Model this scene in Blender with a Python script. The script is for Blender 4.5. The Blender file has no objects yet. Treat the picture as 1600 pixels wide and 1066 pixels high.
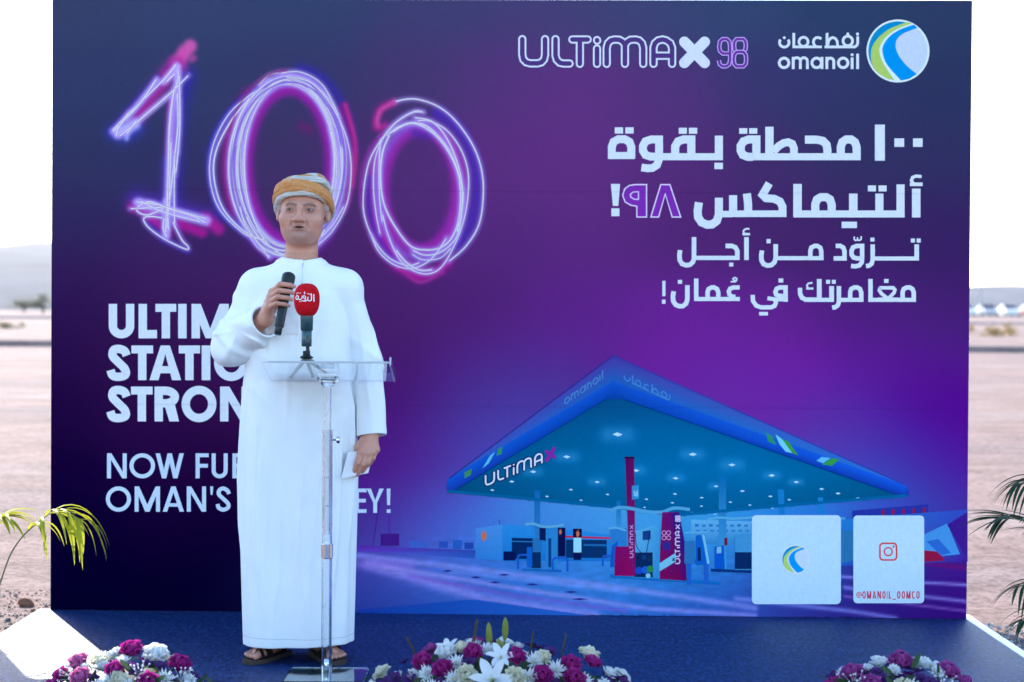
import bpy, bmesh, math, random
import numpy as np
from mathutils import Vector, Matrix, Euler, noise as mnoise
from mathutils.geometry import tessellate_polygon

R = math.radians
rng = np.random.default_rng(7)
random.seed(7)
scene = bpy.context.scene
col = scene.collection

# ------------------------------------------------------------------ camera, sky, sun, exposure
SUN_AZ, SUN_EL = R(-22.5), R(28.0)          # sun behind the backdrop, to its left
cam_data = bpy.data.cameras.new('camera')
cam = bpy.data.objects.new('camera', cam_data)
col.objects.link(cam)
cam.location = (0, 0, 1.28)
cam.rotation_euler = (R(90 - 0.7885), R(-0.36), 0)
cam_data.sensor_width = 36.0
cam_data.lens = 3130 / 1600 * 36.0
cam_data.clip_start, cam_data.clip_end = 0.1, 9000
cam_data.dof.use_dof = True
cam_data.dof.focus_distance = 7.45
cam_data.dof.aperture_fstop = 3.2
scene.camera = cam

world = bpy.data.worlds.new('World')
scene.world = world
world.use_nodes = True
wn = world.node_tree
sky = wn.nodes.new('ShaderNodeTexSky')
sky.sky_type = 'NISHITA'
sky.sun_disc = False
sky.sun_elevation = SUN_EL
sky.sun_rotation = SUN_AZ
sky.air_density, sky.dust_density, sky.ozone_density = 1.0, 0.7, 3.0
wn.nodes['Background'].inputs['Strength'].default_value = 0.15
wn.links.new(sky.outputs[0], wn.nodes['Background'].inputs['Color'])

sun_data = bpy.data.lights.new('sun', 'SUN')
sun_data.energy = 3.2
sun_data.angle = R(0.53)
sun_data.color = (1.0, 0.93, 0.83)
sun = bpy.data.objects.new('sun', sun_data)
col.objects.link(sun)
sdir = Vector((math.sin(SUN_AZ) * math.cos(SUN_EL), math.cos(SUN_AZ) * math.cos(SUN_EL), math.sin(SUN_EL)))
sun.location = sdir * 60
sun.rotation_euler = (-sdir).to_track_quat('-Z', 'Y').to_euler()

scene.view_settings.view_transform = 'Standard'
scene.view_settings.look = 'None'
scene.view_settings.gamma = 1.0
scene.view_settings.use_curve_mapping = False
scene.view_settings.exposure = 2.0
scene.cycles.use_denoising = True
scene.cycles.max_bounces = 10
scene.cycles.transparent_max_bounces = 40
scene.cycles.transmission_bounces = 10
scene.cycles.caustics_reflective = False
scene.cycles.caustics_refractive = False
scene.cycles.sample_clamp_indirect = 6.0

# ------------------------------------------------------------------ helpers
def lin(c):
    c = np.asarray(c, dtype=float) / 255.0
    return np.where(c <= 0.04045, c / 12.92, ((c + 0.055) / 1.055) ** 2.4)

def tag(o, label=None, cat=None, group=None, kind=None):
    if label: o['label'] = label
    if cat: o['category'] = cat
    if group: o['group'] = group
    if kind: o['kind'] = kind
    return o

def empty(name, loc=(0, 0, 0), rz=0.0, parent=None):
    o = bpy.data.objects.new(name, None)
    col.objects.link(o)
    o.location = loc
    o.rotation_euler = (0, 0, rz)
    o.empty_display_size = 0.1
    if parent: o.parent = parent
    return o

def link(name, me, mat=None, parent=None, loc=None, rot=None, smooth=False):
    o = bpy.data.objects.new(name, me)
    col.objects.link(o)
    if mat is not None and len(me.materials) == 0: me.materials.append(mat)
    if parent is not None: o.parent = parent
    if loc is not None: o.location = loc
    if rot is not None: o.rotation_euler = rot
    if smooth: me.shade_smooth()
    return o

def mesh_from(name, verts, faces):
    me = bpy.data.meshes.new(name)
    me.from_pydata([tuple(map(float, v)) for v in verts], [], [tuple(f) for f in faces])
    me.update()
    return me

def bm_mesh(name, bm):
    me = bpy.data.meshes.new(name)
    bm.to_mesh(me); bm.free()
    return me

def add_box(bm, c, s, bevel=0.0, rot=None):
    m = Matrix.Translation(c)
    if rot is not None: m = m @ Euler(rot).to_matrix().to_4x4()
    m = m @ Matrix.Diagonal((s[0], s[1], s[2], 1))
    g = bmesh.ops.create_cube(bm, size=1.0, matrix=m)
    if bevel > 0:
        es = list({e for v in g['verts'] for e in v.link_edges})
        bmesh.ops.bevel(bm, geom=es, offset=bevel, segments=2, profile=0.5, affect='EDGES')

def add_tube(bm, pts, rad, seg=10, caps=True):
    pts = [Vector(p) for p in pts]
    if not hasattr(rad, '__len__'): rad = [rad] * len(pts)
    rings = []
    up = Vector((0, 0, 1))
    prev = None
    for i, p in enumerate(pts):
        d = (pts[min(i + 1, len(pts) - 1)] - pts[max(i - 1, 0)]).normalized()
        if prev is None:
            a = d.cross(up)
            if a.length < 1e-3: a = d.cross(Vector((1, 0, 0)))
        else:
            a = prev - d * prev.dot(d)
        a.normalize(); prev = a
        b = d.cross(a)
        rings.append([bm.verts.new(p + (a * math.cos(2 * math.pi * k / seg) + b * math.sin(2 * math.pi * k / seg)) * rad[i]) for k in range(seg)])
    for i in range(len(rings) - 1):
        for k in range(seg):
            bm.faces.new((rings[i][k], rings[i][(k + 1) % seg], rings[i + 1][(k + 1) % seg], rings[i + 1][k]))
    if caps:
        bm.faces.new(list(reversed(rings[0]))); bm.faces.new(rings[-1])

def add_lathe(bm, prof, seg=24, m=None, cap=True):
    m = m or Matrix.Identity(4)
    rings = []
    for r_, z_ in prof:
        rings.append([bm.verts.new(m @ Vector((r_ * math.cos(2 * math.pi * k / seg), r_ * math.sin(2 * math.pi * k / seg), z_))) for k in range(seg)])
    for i in range(len(rings) - 1):
        for k in range(seg):
            bm.faces.new((rings[i][k], rings[i][(k + 1) % seg], rings[i + 1][(k + 1) % seg], rings[i + 1][k]))
    if cap:
        bm.faces.new(list(reversed(rings[0]))); bm.faces.new(rings[-1])

def cubic(pts, n=8, closed=False):
    """Catmull-Rom through the points"""
    P = [np.asarray(p, float) for p in pts]
    m = len(P)
    out = []
    for i in range(m if closed else m - 1):
        if closed:
            a, b, c, d = P[(i - 1) % m], P[i], P[(i + 1) % m], P[(i + 2) % m]
        else:
            a, b, c, d = P[max(i - 1, 0)], P[i], P[i + 1], P[min(i + 2, m - 1)]
        for k in range(n):
            t = k / n
            out.append(0.5 * ((2 * b) + (c - a) * t + (2 * a - 5 * b + 4 * c - d) * t * t + (3 * b - a - 3 * c + d) * t ** 3))
    if not closed: out.append(P[-1])
    return out

# ------------------------------------------------------------------ materials
class NT:
    def __init__(self, name):
        self.mat = bpy.data.materials.new(name)
        self.mat.use_nodes = True
        self.t = self.mat.node_tree
        self.p = self.t.nodes['Principled BSDF']
        self.out = self.t.nodes['Material Output']
    def n(self, typ, **kw):
        nd = self.t.nodes.new(typ)
        for k, v in kw.items():
            if k.startswith('_'): setattr(nd, k[1:], v)
        return nd
    def l(self, a, b): self.t.links.new(a, b)
    def noise(self, scale, detail=4, rough=0.55, coord='Object', stretch=None):
        tc = self.n('ShaderNodeTexCoord')
        src = tc.outputs[coord]
        if stretch is not None:
            mp = self.n('ShaderNodeMapping'); mp.inputs['Scale'].default_value = stretch
            self.l(src, mp.inputs[0]); src = mp.outputs[0]
        nz = self.n('ShaderNodeTexNoise')
        nz.inputs['Scale'].default_value = scale; nz.inputs['Detail'].default_value = detail; nz.inputs['Roughness'].default_value = rough
        self.l(src, nz.inputs['Vector'])
        return nz.outputs['Fac']
    def ramp(self, fac, stops):
        r = self.n('ShaderNodeValToRGB')
        els = r.color_ramp.elements
        while len(els) < len(stops): els.new(0.5)
        for e, (p, c) in zip(els, stops):
            e.position = p; e.color = (*c, 1)
        self.l(fac, r.inputs[0])
        return r.outputs[0]
    def mix(self, fac, a, b, mode='MIX'):
        m = self.n('ShaderNodeMix', _data_type='RGBA', _blend_type=mode)
        for s, v in ((0, fac), (6, a), (7, b)):
            if isinstance(v, (int, float)): m.inputs[s].default_value = v
            elif isinstance(v, (tuple, list)): m.inputs[s].default_value = (*v, 1)
            else: self.l(v, m.inputs[s])
        return m.outputs[2]
    def bump(self, h, strength=0.3, dist=0.01):
        b = self.n('ShaderNodeBump')
        b.inputs['Strength'].default_value = strength; b.inputs['Distance'].default_value = dist
        self.l(h, b.inputs['Height']); self.l(b.outputs[0], self.p.inputs['Normal'])
    def set(self, **kw):
        for k, v in kw.items():
            s = self.p.inputs[k.replace('_', ' ')]
            if hasattr(v, 'is_linked') or isinstance(v, bpy.types.NodeSocket): self.l(v, s)
            elif isinstance(v, (tuple, list)): s.default_value = (*v, 1) if len(v) == 3 else v
            else: s.default_value = v
        return self

def simple(name, c, rough=0.5, spec=0.5, var=0.12, scale=30, metal=0.0, bump=0.0, bscale=200):
    m = NT(name)
    f = m.noise(scale)
    lo = tuple(x * (1 - var) for x in c); hi = tuple(min(1, x * (1 + var)) for x in c)
    m.set(Base_Color=m.ramp(f, [(0.3, lo), (0.7, hi)]), Roughness=rough, Metallic=metal)
    m.p.inputs['Specular IOR Level'].default_value = spec
    if bump: m.bump(m.noise(bscale), bump, 0.002)
    return m.mat

# ------------------------------------------------------------------ the setting
# ground: one sheet out to the horizon, rising gently to the far road bank
def ground_z(x, y):
    z = -0.03
    if y >= 74: z += 0.20 + min(1.0, (y - 74) / 34) * 0.30
    if y > 120: z += min(1.0, (y - 120) / 100) * 0.75
    if y > 12: z += 0.05 * min(1, (y - 12) / 40) * mnoise.noise(Vector((x * 0.06, y * 0.05, 0)))
    return z
ys = [-40, -15, -6, 0, 2, 4, 6, 7, 8, 8.6, 9, 10, 11, 12, 14, 16, 19, 23, 28, 34, 42, 50, 60, 68, 73.9, 74.0, 78, 84, 92, 100, 108, 120, 135, 150, 170, 190, 220, 260, 320, 420, 600, 900, 1400, 2200, 3500, 6000]
xs = [-3000, -1200, -600, -300, -180, -120, -90, -70, -55, -42, -32, -24, -18, -13, -9, -6, -4, -2.5, -1, 0, 1, 2.5, 4, 6, 9, 13, 18, 24, 32, 42, 55, 70, 90, 120, 180, 300, 600, 1200, 3000]
gv = [(x, y + (0.8 * mnoise.noise(Vector((x * 0.15, 3, 0))) if 73 < y < 75 else 0), ground_z(x, y)) for y in ys for x in xs]
gv = [(x, y, (-0.06 if 73 < yy < 73.95 else z)) for (x, y, z), yy in zip(gv, [y for y in ys for _ in xs])]
nx = len(xs)
gf = [(j * nx + i, j * nx + i + 1, (j + 1) * nx + i + 1, (j + 1) * nx + i) for j in range(len(ys) - 1) for i in range(nx - 1)]
m = NT('sandy_ground')
big = m.noise(0.22, 3, 0.5, stretch=(0.35, 1.0, 1.0))
mid = m.noise(1.6, 6, 0.7, stretch=(0.6, 1.0, 1.0))
fine = m.noise(20, 6, 0.75)
c1 = m.ramp(big, [(0.34, (0.265, 0.205, 0.20)), (0.5, (0.335, 0.232, 0.205)), (0.64, (0.36, 0.275, 0.255))])
c2 = m.ramp(mid, [(0.40, (0.66, 0.63, 0.62)), (0.58, (1, 1, 1))])
c3 = m.ramp(fine, [(0.38, (0.50, 0.47, 0.46)), (0.54, (1, 1, 1))])
m.set(Base_Color=m.mix(1.0, m.mix(0.75, c1, c2, 'MULTIPLY'), c3, 'MULTIPLY'), Roughness=0.95)
m.p.inputs['Specular IOR Level'].default_value = 0.1
m.bump(m.noise(9, 8, 0.75), 0.8, 0.05)
tag(link('ground', mesh_from('ground', gv, gf), m.mat, smooth=False), kind='structure')

# carpet laid in front of the backdrop, with pale edging
m = NT('blue_carpet')
f1 = m.noise(62, 5, 0.85, stretch=(1, 0.32, 1))
f2 = m.noise(5, 4, 0.6)
cc = m.ramp(f1, [(0.38, (0.0015,0.008,0.045)), (0.5, (0.006,0.030,0.125)), (0.61, (0.030,0.075,0.24))])
m.set(Base_Color=m.mix(0.5, cc, m.ramp(f2, [(0.3, (0.55, 0.6, 0.7)), (0.7, (1.25, 1.2, 1.1))]), 'MULTIPLY'), Roughness=0.5)
m.p.inputs['Specular IOR Level'].default_value = 0.12
m.bump(m.noise(62, 5, 0.85, stretch=(1, 0.32, 1)), 0.45, 0.006)
bm = bmesh.new()
add_box(bm, (-0.0475, 5.0, -0.012), (3.945, 7.16, 0.024))
tag(link('carpet', bm_mesh('carpet', bm), m.mat), kind='structure')
trim_mat = simple('white_edging', (0.82, 0.82, 0.82), 0.35, 0.5, 0.04, 8)
for nm, x in (('carpet_edging', 1.9475),):
    bm = bmesh.new(); add_box(bm, (x, 5.0, -0.010), (0.042, 7.16, 0.024), 0.004)
    tag(link(nm, bm_mesh(nm, bm), trim_mat), kind='structure')

# ------------------------------------------------------------------ printed backdrop
BW, BH = 3.898, 2.609
BOARD = empty('display_board', (-1.96781, 8.55158, 0.0), -0.0276403)
tag(BOARD, 'wide navy and purple printed display board with neon 100 and fuel station picture', 'display board')
HM = np.array([[2.74655197e-03, 8.55989851e-06, -2.23795752e-01],
               [2.85361150e-05, -2.73330730e-03, 2.60265857e+00],
               [8.90381079e-06, -4.36232451e-06, 1.0]])      # artwork grid -> metres on the panel
def art(P):
    P = np.atleast_2d(np.asarray(P, float))
    q = np.c_[P[:, 0], P[:, 1], np.ones(len(P))] @ HM.T
    return q[:, :2] / q[:, 2:3]
WHITE_SEEN = lin((206, 226, 255))
def ink(c, lift=1.0):
    return np.clip(lin(c) * 0.80 / WHITE_SEEN * lift, 0, 0.92)
def low_lift(v): return 1 + 0.22 * np.clip((np.asarray(v, float) - 430) / 420, 0, 1)   # lower inks brightened in colour to make up for dimmer light there

def print_mat(name, soft):
    m = NT(name)
    a = m.n('ShaderNodeAttribute'); a.attribute_name = 'Col'
    g = m.noise(55, 3, 0.6)
    wv = m.noise(190, 2, 0.5, stretch=(1.0, 1.0, 0.12))
    v = m.mix(0.5, m.ramp(g, [(0.3, (0.93, 0.93, 0.93)), (0.7, (1.0, 1.0, 1.0))]), m.ramp(wv, [(0.3, (0.9, 0.9, 0.9)), (0.7, (1.0, 1.0, 1.0))]), 'MULTIPLY')
    m.set(Base_Color=m.mix(1.0, a.outputs['Color'], v, 'MULTIPLY'), Roughness=0.5)
    m.p.inputs['Specular IOR Level'].default_value = 0.0
    m.bump(m.noise(1.1, 3, 0.5, stretch=(2.2, 1, 0.8)), 0.10, 0.05)
    if soft:
        tr = m.n('ShaderNodeBsdfTransparent'); mx = m.n('ShaderNodeMixShader')
        m.l(a.outputs['Alpha'], mx.inputs[0]); m.l(tr.outputs[0], mx.inputs[1]); m.l(m.p.outputs[0], mx.inputs[2])
        m.l(mx.outputs[0], m.out.inputs[0])
    return m.mat
PRINT, PRINT_SOFT = print_mat('backdrop_print', False), print_mat('backdrop_print_soft', True)

class Ink:
    """flat print: shapes in artwork units, each laid a hair above the last"""
    def __init__(self, layer): self.v, self.c, self.f, self.z = [], [], [], layer
    def _add(self, P, C, F):
        b = len(self.v)
        self.z += 1.2e-5
        q = art(P)
        self.v += [(s, -self.z, t) for s, t in q]
        lf = low_lift([p[1] for p in P])
        self.c += [(min(.92, c[0] * l_), min(.92, c[1] * l_), min(.92, c[2] * l_), c[3]) for c, l_ in zip(C, lf)]
        self.f += [tuple(b + i for i in f) for f in F]
    def poly(self, P, c, a=1.0):
        P = [tuple(p)[:2] for p in P]
        cols = [(*ink(c), a)] * len(P) if not hasattr(c[0], '__len__') else [(*ink(k), a) for k in c]
        tri = tessellate_polygon([[Vector((p[0], -p[1], 0)) for p in P]])
        F = []
        for t in tri:
            A, B, C_ = (P[i] for i in t)
            cr = (B[0] - A[0]) * (C_[1] - A[1]) - (B[1] - A[1]) * (C_[0] - A[0])
            F.append(t if cr < 0 else t[::-1])
        self._add(P, cols, F)
    def rect(self, x0, y0, x1, y1, c): self.poly([(x0, y0), (x0, y1), (x1, y1), (x1, y0)], c)
    def disc(self, x, y, r_, c, n=20): self.poly([(x + r_ * math.cos(2 * math.pi * k / n), y + r_ * math.sin(2 * math.pi * k / n)) for k in range(n)], c)
    def rrect(self, x0, y0, x1, y1, r_, c):
        P = []
        for cx, cy, a0 in ((x1 - r_, y0 + r_, -90), (x1 - r_, y1 - r_, 0), (x0 + r_, y1 - r_, 90), (x0 + r_, y0 + r_, 180)):
            P += [(cx + r_ * math.cos(R(a0 + k * 15)), cy + r_ * math.sin(R(a0 + k * 15))) for k in range(7)]
        self.poly(P, c)
    def stroke(self, P, w, c, closed=False, round_=False, soft=None, taper=False, alpha=1.0):
        """soft: alphas across the width (edge to edge)"""
        P = [np.asarray(p, float)[:2] for p in P]
        n = len(P)
        N = []
        for i in range(n):
            if closed: a, b = P[(i - 1) % n], P[(i + 1) % n]
            else: a, b = P[max(i - 1, 0)], P[min(i + 1, n - 1)]
            d1 = P[i] - (P[(i - 1) % n] if (closed or i > 0) else P[i]); d2 = (P[(i + 1) % n] if (closed or i < n - 1) else P[i]) - P[i]
            l1, l2 = np.linalg.norm(d1), np.linalg.norm(d2)
            if l1 < 1e-9: d1, l1 = d2, l2
            if l2 < 1e-9: d2, l2 = d1, l1
            d1, d2 = d1 / l1, d2 / l2
            t = d1 + d2; tl = np.linalg.norm(t)
            t = t / tl if tl > 1e-6 else d1
            nn = np.array([-t[1], t[0]])
            k = max(0.45, abs(nn @ np.array([-d1[1], d1[0]])))
            N.append(nn / k)
        prof = soft or [1, 1]
        m_ = len(prof)
        offs = np.linspace(-0.5, 0.5, m_)
        V, C, F = [], [], []
        col_ = ink(c)
        for i in range(n):
            ww = w * (math.sin(math.pi * min(1, max(0, (i + 0.35) / (n - 0.3)))) ** 0.5 if taper else 1)
            e = alpha * (0.0 if (soft and not closed and i in (0, n - 1)) else 1.0)
            for o_, al in zip(offs, prof):
                V.append(P[i] + N[i] * o_ * ww); C.append((*col_, al * e if soft else 1.0))
        for i in range(n if closed else n - 1):
            j = (i + 1) % n
            for k in range(m_ - 1):
                F.append((i * m_ + k, i * m_ + k + 1, j * m_ + k + 1, j * m_ + k))
        F2 = []
        for f in F:
            A, B, D = V[f[0]], V[f[1]], V[f[2]]
            cr = (B[0] - A[0]) * (D[1] - A[1]) - (B[1] - A[1]) * (D[0] - A[0])
            F2.append(f if cr < 0 else f[::-1])
        self._add(V, C, F2)
        if round_ and not soft:
            for p in (P[0], P[-1]): self.disc(p[0], p[1], w / 2, c, 18)
    def build(self, name, parent, mat=None):
        me = mesh_from(name, self.v, self.f)
        at = me.color_attributes.new('Col', 'FLOAT_COLOR', 'POINT')
        at.data.foreach_set('color', np.asarray(self.c, dtype=np.float32).ravel())
        return link(name, me, mat or PRINT, parent)

# --- panel body behind the print
bm = bmesh.new(); add_box(bm, (BW / 2, 0.043, BH / 2), (BW, 0.084, BH), 0.004)
pan = link('panel', bm_mesh('panel', bm), simple('panel_cloth', (0.055, 0.05, 0.14), 0.6, 0.3), BOARD)
for sx in (0.5, BW / 2, BW - 0.5):            # struts that hold it up behind
    bm = bmesh.new()
    add_box(bm, (sx, 0.62, 0.06), (0.06, 1.06, 0.06)); add_tube(bm, [(sx, 0.088, 1.9), (sx, 1.1, 0.08)], 0.025, 8)
    link('strut', bm_mesh('strut', bm), simple('strut_steel', (0.35, 0.35, 0.36), 0.4, 0.5, metal=0.8), BOARD)

# --- ground tone of the print (flat ink, smooth blend between swatches)
SW = [(90,10,50,66,112),(300,10,49,68,116),(500,10,48,68,116),(700,15,58,66,122),(850,15,64,66,126),(1000,10,58,70,124),(1150,10,48,72,120),(1320,20,41,66,112),(1500,20,40,62,108),
(100,130,44,62,112),(300,140,46,62,112),(480,130,50,60,114),(640,110,62,58,120),(780,120,78,56,134),(900,150,88,54,142),(1050,150,76,55,134),(1200,130,52,58,120),(1320,170,44,58,112),(1490,150,40,56,106),
(100,240,43,56,106),(250,250,44,54,108),(440,220,55,55,110),(470,310,64,48,112),(560,240,66,50,118),(660,290,78,48,130),(800,260,86,50,138),(920,260,90,52,142),(1050,260,80,48,132),(1200,260,62,48,118),(1350,250,48,52,108),(1490,260,44,50,106),
(100,350,44,42,102),(300,350,54,42,108),(560,400,72,40,118),(780,380,80,45,134),(920,370,86,46,140),(1080,370,76,42,128),(1250,370,64,40,116),(1400,370,54,38,110),(1500,370,50,36,108),
(100,450,44,26,92),(250,440,56,32,102),(420,450,64,34,110),(600,480,72,38,120),(760,480,76,38,128),(900,480,88,40,150),(1050,500,98,40,162),(1200,500,92,40,154),(1350,480,72,36,134),(1500,480,62,34,122),
(100,540,36,16,82),(220,540,50,22,90),(400,540,56,26,96),(620,560,72,34,120),(760,560,82,36,140),(880,540,94,40,160),(1080,560,110,34,178),(1220,580,110,30,180),(1370,570,88,30,165),(1500,560,74,30,150),
(100,640,26,6,72),(220,640,44,16,84),(400,640,52,18,90),(610,640,74,22,124),(680,630,78,28,140),(760,610,80,54,168),(1200,620,106,46,186),(1320,650,86,40,180),(1440,640,80,10,164),(1505,660,78,4,158),
(100,740,14,0,62),(260,720,34,8,76),(400,740,34,8,72),(580,700,78,14,132),(620,720,92,20,152),(665,720,92,60,190),(700,690,76,84,200),(760,650,74,84,196),(840,600,72,66,176),(1130,600,98,52,182),(1300,690,86,74,196),(1390,710,70,66,196),(1430,740,58,82,202),(1500,740,82,10,168),(1470,700,78,20,170),
(100,840,4,0,54),(260,810,16,1,60),(400,830,12,0,56),(560,800,74,30,156),(610,790,84,52,186),(660,790,78,92,206),(720,800,72,120,212),(850,800,70,140,218),(990,812,72,156,224),(1120,820,52,150,218),(1250,800,40,130,214),(1400,790,44,110,210),(1500,800,66,70,192),
(100,940,0,0,50),(300,930,2,0,50),(400,930,10,10,66),(540,880,50,54,160),(570,865,84,88,204),(640,880,88,108,214),(720,870,64,116,212),(850,880,44,128,210),(1000,890,48,142,212),(1120,900,42,130,208),(1250,890,40,96,196),(1340,890,46,66,180),(1420,890,56,42,168),(1505,880,72,22,162),
(560,930,52,70,184),(620,955,22,64,166),(700,930,70,108,208),(780,960,26,80,184),(880,930,66,118,212),(1000,940,44,100,200),(1100,960,40,78,186),(1200,950,52,66,178),(1300,955,48,40,156),(1400,950,52,22,144),(1500,955,52,14,140)]
SW = np.array(SW, float)
NU, NV = 478, 322
uu, vv = np.linspace(78.0, 1520.5, NU), np.linspace(-3.0, 968.5, NV)
UU, VV = np.meshgrid(uu, vv)
acc = np.zeros((NV, NU, 3)); wsum = np.full((NV, NU), 1e-9)
for s in SW:
    w = np.exp(-(((UU - s[0]) / 62) ** 2 + ((VV - s[1]) / 46) ** 2) / 2) + 1e-5 / (1 + ((UU - s[0]) / 90) ** 2 + ((VV - s[1]) / 90) ** 2) ** 2
    acc += w[..., None] * s[2:5]; wsum += w
ART = acc / wsum[..., None]

def glow(P, width, c, a=0.8, hard=2.0):
    """soft printed glow along a line, mixed into the ground tone"""
    P = np.asarray([np.asarray(p, float)[:2] for p in P])
    pad = width * 2.2
    i0, i1 = np.searchsorted(uu, [P[:, 0].min() - pad, P[:, 0].max() + pad]); j0, j1 = np.searchsorted(vv, [P[:, 1].min() - pad, P[:, 1].max() + pad])
    X, Y = UU[j0:j1, i0:i1], VV[j0:j1, i0:i1]
    if X.size == 0: return
    d = np.full(X.shape, 1e9)
    for a_, b_ in zip(P[:-1], P[1:]):
        ab = b_ - a_; L = ab @ ab + 1e-9
        t = np.clip(((X - a_[0]) * ab[0] + (Y - a_[1]) * ab[1]) / L, 0, 1)
        d = np.minimum(d, np.hypot(X - a_[0] - t * ab[0], Y - a_[1] - t * ab[1]))
    al = (a * np.exp(-(d / width) ** hard))[..., None]
    ART[j0:j1, i0:i1] = ART[j0:j1, i0:i1] * (1 - al) + np.array(c, float) * al

def ell(cx, cy, a, b, t0=0, t1=360, n=72, tilt=0.0, wob=0.0, ph=0.0):
    out = []
    for k in range(n + 1):
        t = R(t0 + (t1 - t0) * k / n)
        x, y = a * math.cos(t), b * math.sin(t)
        g = 1 + wob * math.sin(2 * t + ph) + wob * 0.6 * math.sin(3 * t + 2 * ph)
        x *= g; y *= g
        out.append((cx + x * math.cos(tilt) - y * math.sin(tilt), cy + x * math.sin(tilt) + y * math.cos(tilt)))
    return out
MAG, VIO, BLU, LILA, PALE = (176, 36, 180), (134, 44, 190), (44, 46, 186), (150, 120, 240), (206, 204, 255)
def c1(x, y): return (150 + x / 3.133, 60 + y / 3.133)
# numeral one: glow
glow([c1(462,38), c1(395,120)], 11, (206, 92, 190), 0.9, 4); glow([c1(480,95), c1(470,105)], 5, (196,80,186), .7)
glow([c1(425,60), c1(430,160)], 7, (198, 80, 186), 0.7)
glow([c1(390,130), c1(190,390)], 15, (158, 46, 176), 0.85, 3)
glow([c1(455,180), c1(420,300), c1(395,520), c1(380,800)], 13, BLU, 0.75)
glow([c1(300,200), c1(75,460)], 7, BLU, 0.8)
glow([c1(90,465), c1(140,480), c1(200,440)], 13, (50, 66, 200), 0.8)
glow([c1(372,290), c1(362,560)], 7, MAG, 0.75)
glow([c1(350,600), c1(340,960)], 9, (80, 66, 210), 0.7)
glow([c1(200,790), c1(350,830), c1(560,880)], 16, (70, 52, 196), 0.8)
glow([c1(180,825), c1(280,860)], 9, MAG, 0.75); glow([c1(540,880), c1(600,935)], 10, (170, 34, 168), 0.85, 3)
glow([c1(400,905), c1(520,950)], 9, (164, 30, 168), 0.85, 3); glow([c1(290,900), c1(350,960)], 9, (160, 34, 172), 0.7)
glow([c1(250,900), c1(330,985), c1(450,1040)], 6, BLU, 0.7)
glow([c1(110,462), c1(190,420)], 9, (190,200,255), 0.95, 3); glow([c1(165,440), c1(150,490)], 4, (170,186,255), 0.8); glow([c1(400,140), c1(398,270)], 6, (196,190,255), 0.9, 3); glow([c1(210,805), c1(350,845), c1(540,892)], 8, (190,186,255), 0.92, 3); glow([c1(345,800), c1(345,965)], 6, (190,190,255), 0.9, 3)
glow([c1(348,780), c1(345,960)], 4, PALE, 0.7)
glow([c1(300,205), c1(150,395)], 5, (186,180,250), .75, 3); glow([c1(380,262), c1(200,412)], 4.5, (196,180,250), .75, 3); glow([c1(395,140), c1(330,215)], 5, (200,196,255), .8, 3)
glow([c1(392,250), c1(368,480), c1(356,760)], 6, (176,160,250), .75, 3); glow([c1(410,300), c1(400,560)], 4, (170,160,250), .6)
glow([c1(250,880), c1(300,905)], 5, MAG, .6); glow([c1(385,890), c1(430,1000)], 5, (120,60,200), .6)
# large nought: glow
glow(ell(452,258,67,119), 12, (140, 36, 184), 0.9, 3)
glow(ell(450,258,96,146,150,230), 9, (150, 28, 160), 0.75); glow(ell(452,260,92,144,40,150), 9, (110, 40, 190), 0.6)
glow(ell(451,258,81,135), 12, (150, 140, 240), 0.9, 3)
glow(ell(450,258,80,134,60,250), 10, PALE, 0.92, 4); glow(ell(452,258,80,134,270,420), 7, PALE, 0.88, 4)
glow(cubic([(402,140),(360,176),(332,228),(330,280),(346,330),(384,364),(400,372)]), 7, (40, 50, 190), 0.9, 3)
glow(ell(464,256,90,150,272,350), 8, (46, 46, 190), 0.65)
glow(cubic([(538,164),(553,226),(548,296),(536,330)]), 5, (150, 24, 140), 0.75); glow(cubic([(531,170),(543,240),(540,300)]), 4, (120, 30, 150), 0.7)
glow([(472,198),(484,203)], 8, (104, 34, 124), 0.6)
# small nought: glow
glow(ell(657,296,58,94), 11, (140, 44, 188), 0.9, 3)
glow(ell(655,302,74,116,90,215), 9, (166, 30, 170), 0.75); glow([(592,350),(606,385),(622,402)], 14, (170, 28, 176), 0.85)
glow(ell(662,292,84,118,285,410), 11, (66, 48, 192), 0.8, 3)
glow(ell(656,300,80,122,100,190), 6, (56, 50, 196), 0.65)
glow(ell(656,300,66,104), 7, (130, 96, 226), 0.65)
glow([(622,418),(655,434),(690,420),(700,411)], 8, (162, 26, 172), 0.85); glow(ell(659,297,64,102,-60,60), 8, (178, 36, 182), 0.5)
glow(cubic([(615,160),(596,170),(588,188),(590,200),(603,196)]), 6, (170, 44, 164), 0.85)
glow([(650,208),(672,212)], 8, (66, 46, 190), 0.6)

# --- fuel station picture: halo over the road, light trails
for P, w, c, a in [([(560,868),(760,892),(980,920),(1180,950)], 5, (150,150,236), 0.6), ([(575,882),(760,936),(930,962)], 9, (150,140,230), 0.7),
                   ([(600,885),(780,915),(1000,950),(1180,962)], 4, (160,150,236), 0.65), ([(560,880),(640,884)], 8, (150,120,226), 0.5),
                   ([(640,900),(800,930),(980,955)], 3, (130,90,216), 0.6), ([(700,893),(980,925)], 3, (120,150,236), 0.5),
                   ([(1315,901),(1400,908),(1511,914)], 2.5, (150,150,240), 0.7), ([(1320,918),(1511,940)], 3, (140,140,236), 0.7),
                   ([(1150,935),(1330,955),(1400,966)], 3.5, (130,140,232), 0.7), ([(1320,932),(1511,955)], 2.2, (150,110,226), 0.6), ([(1444,880),(1511,888)], 4, (120,20,130), 0.6)]:
    glow(P, w, c, a)
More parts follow.
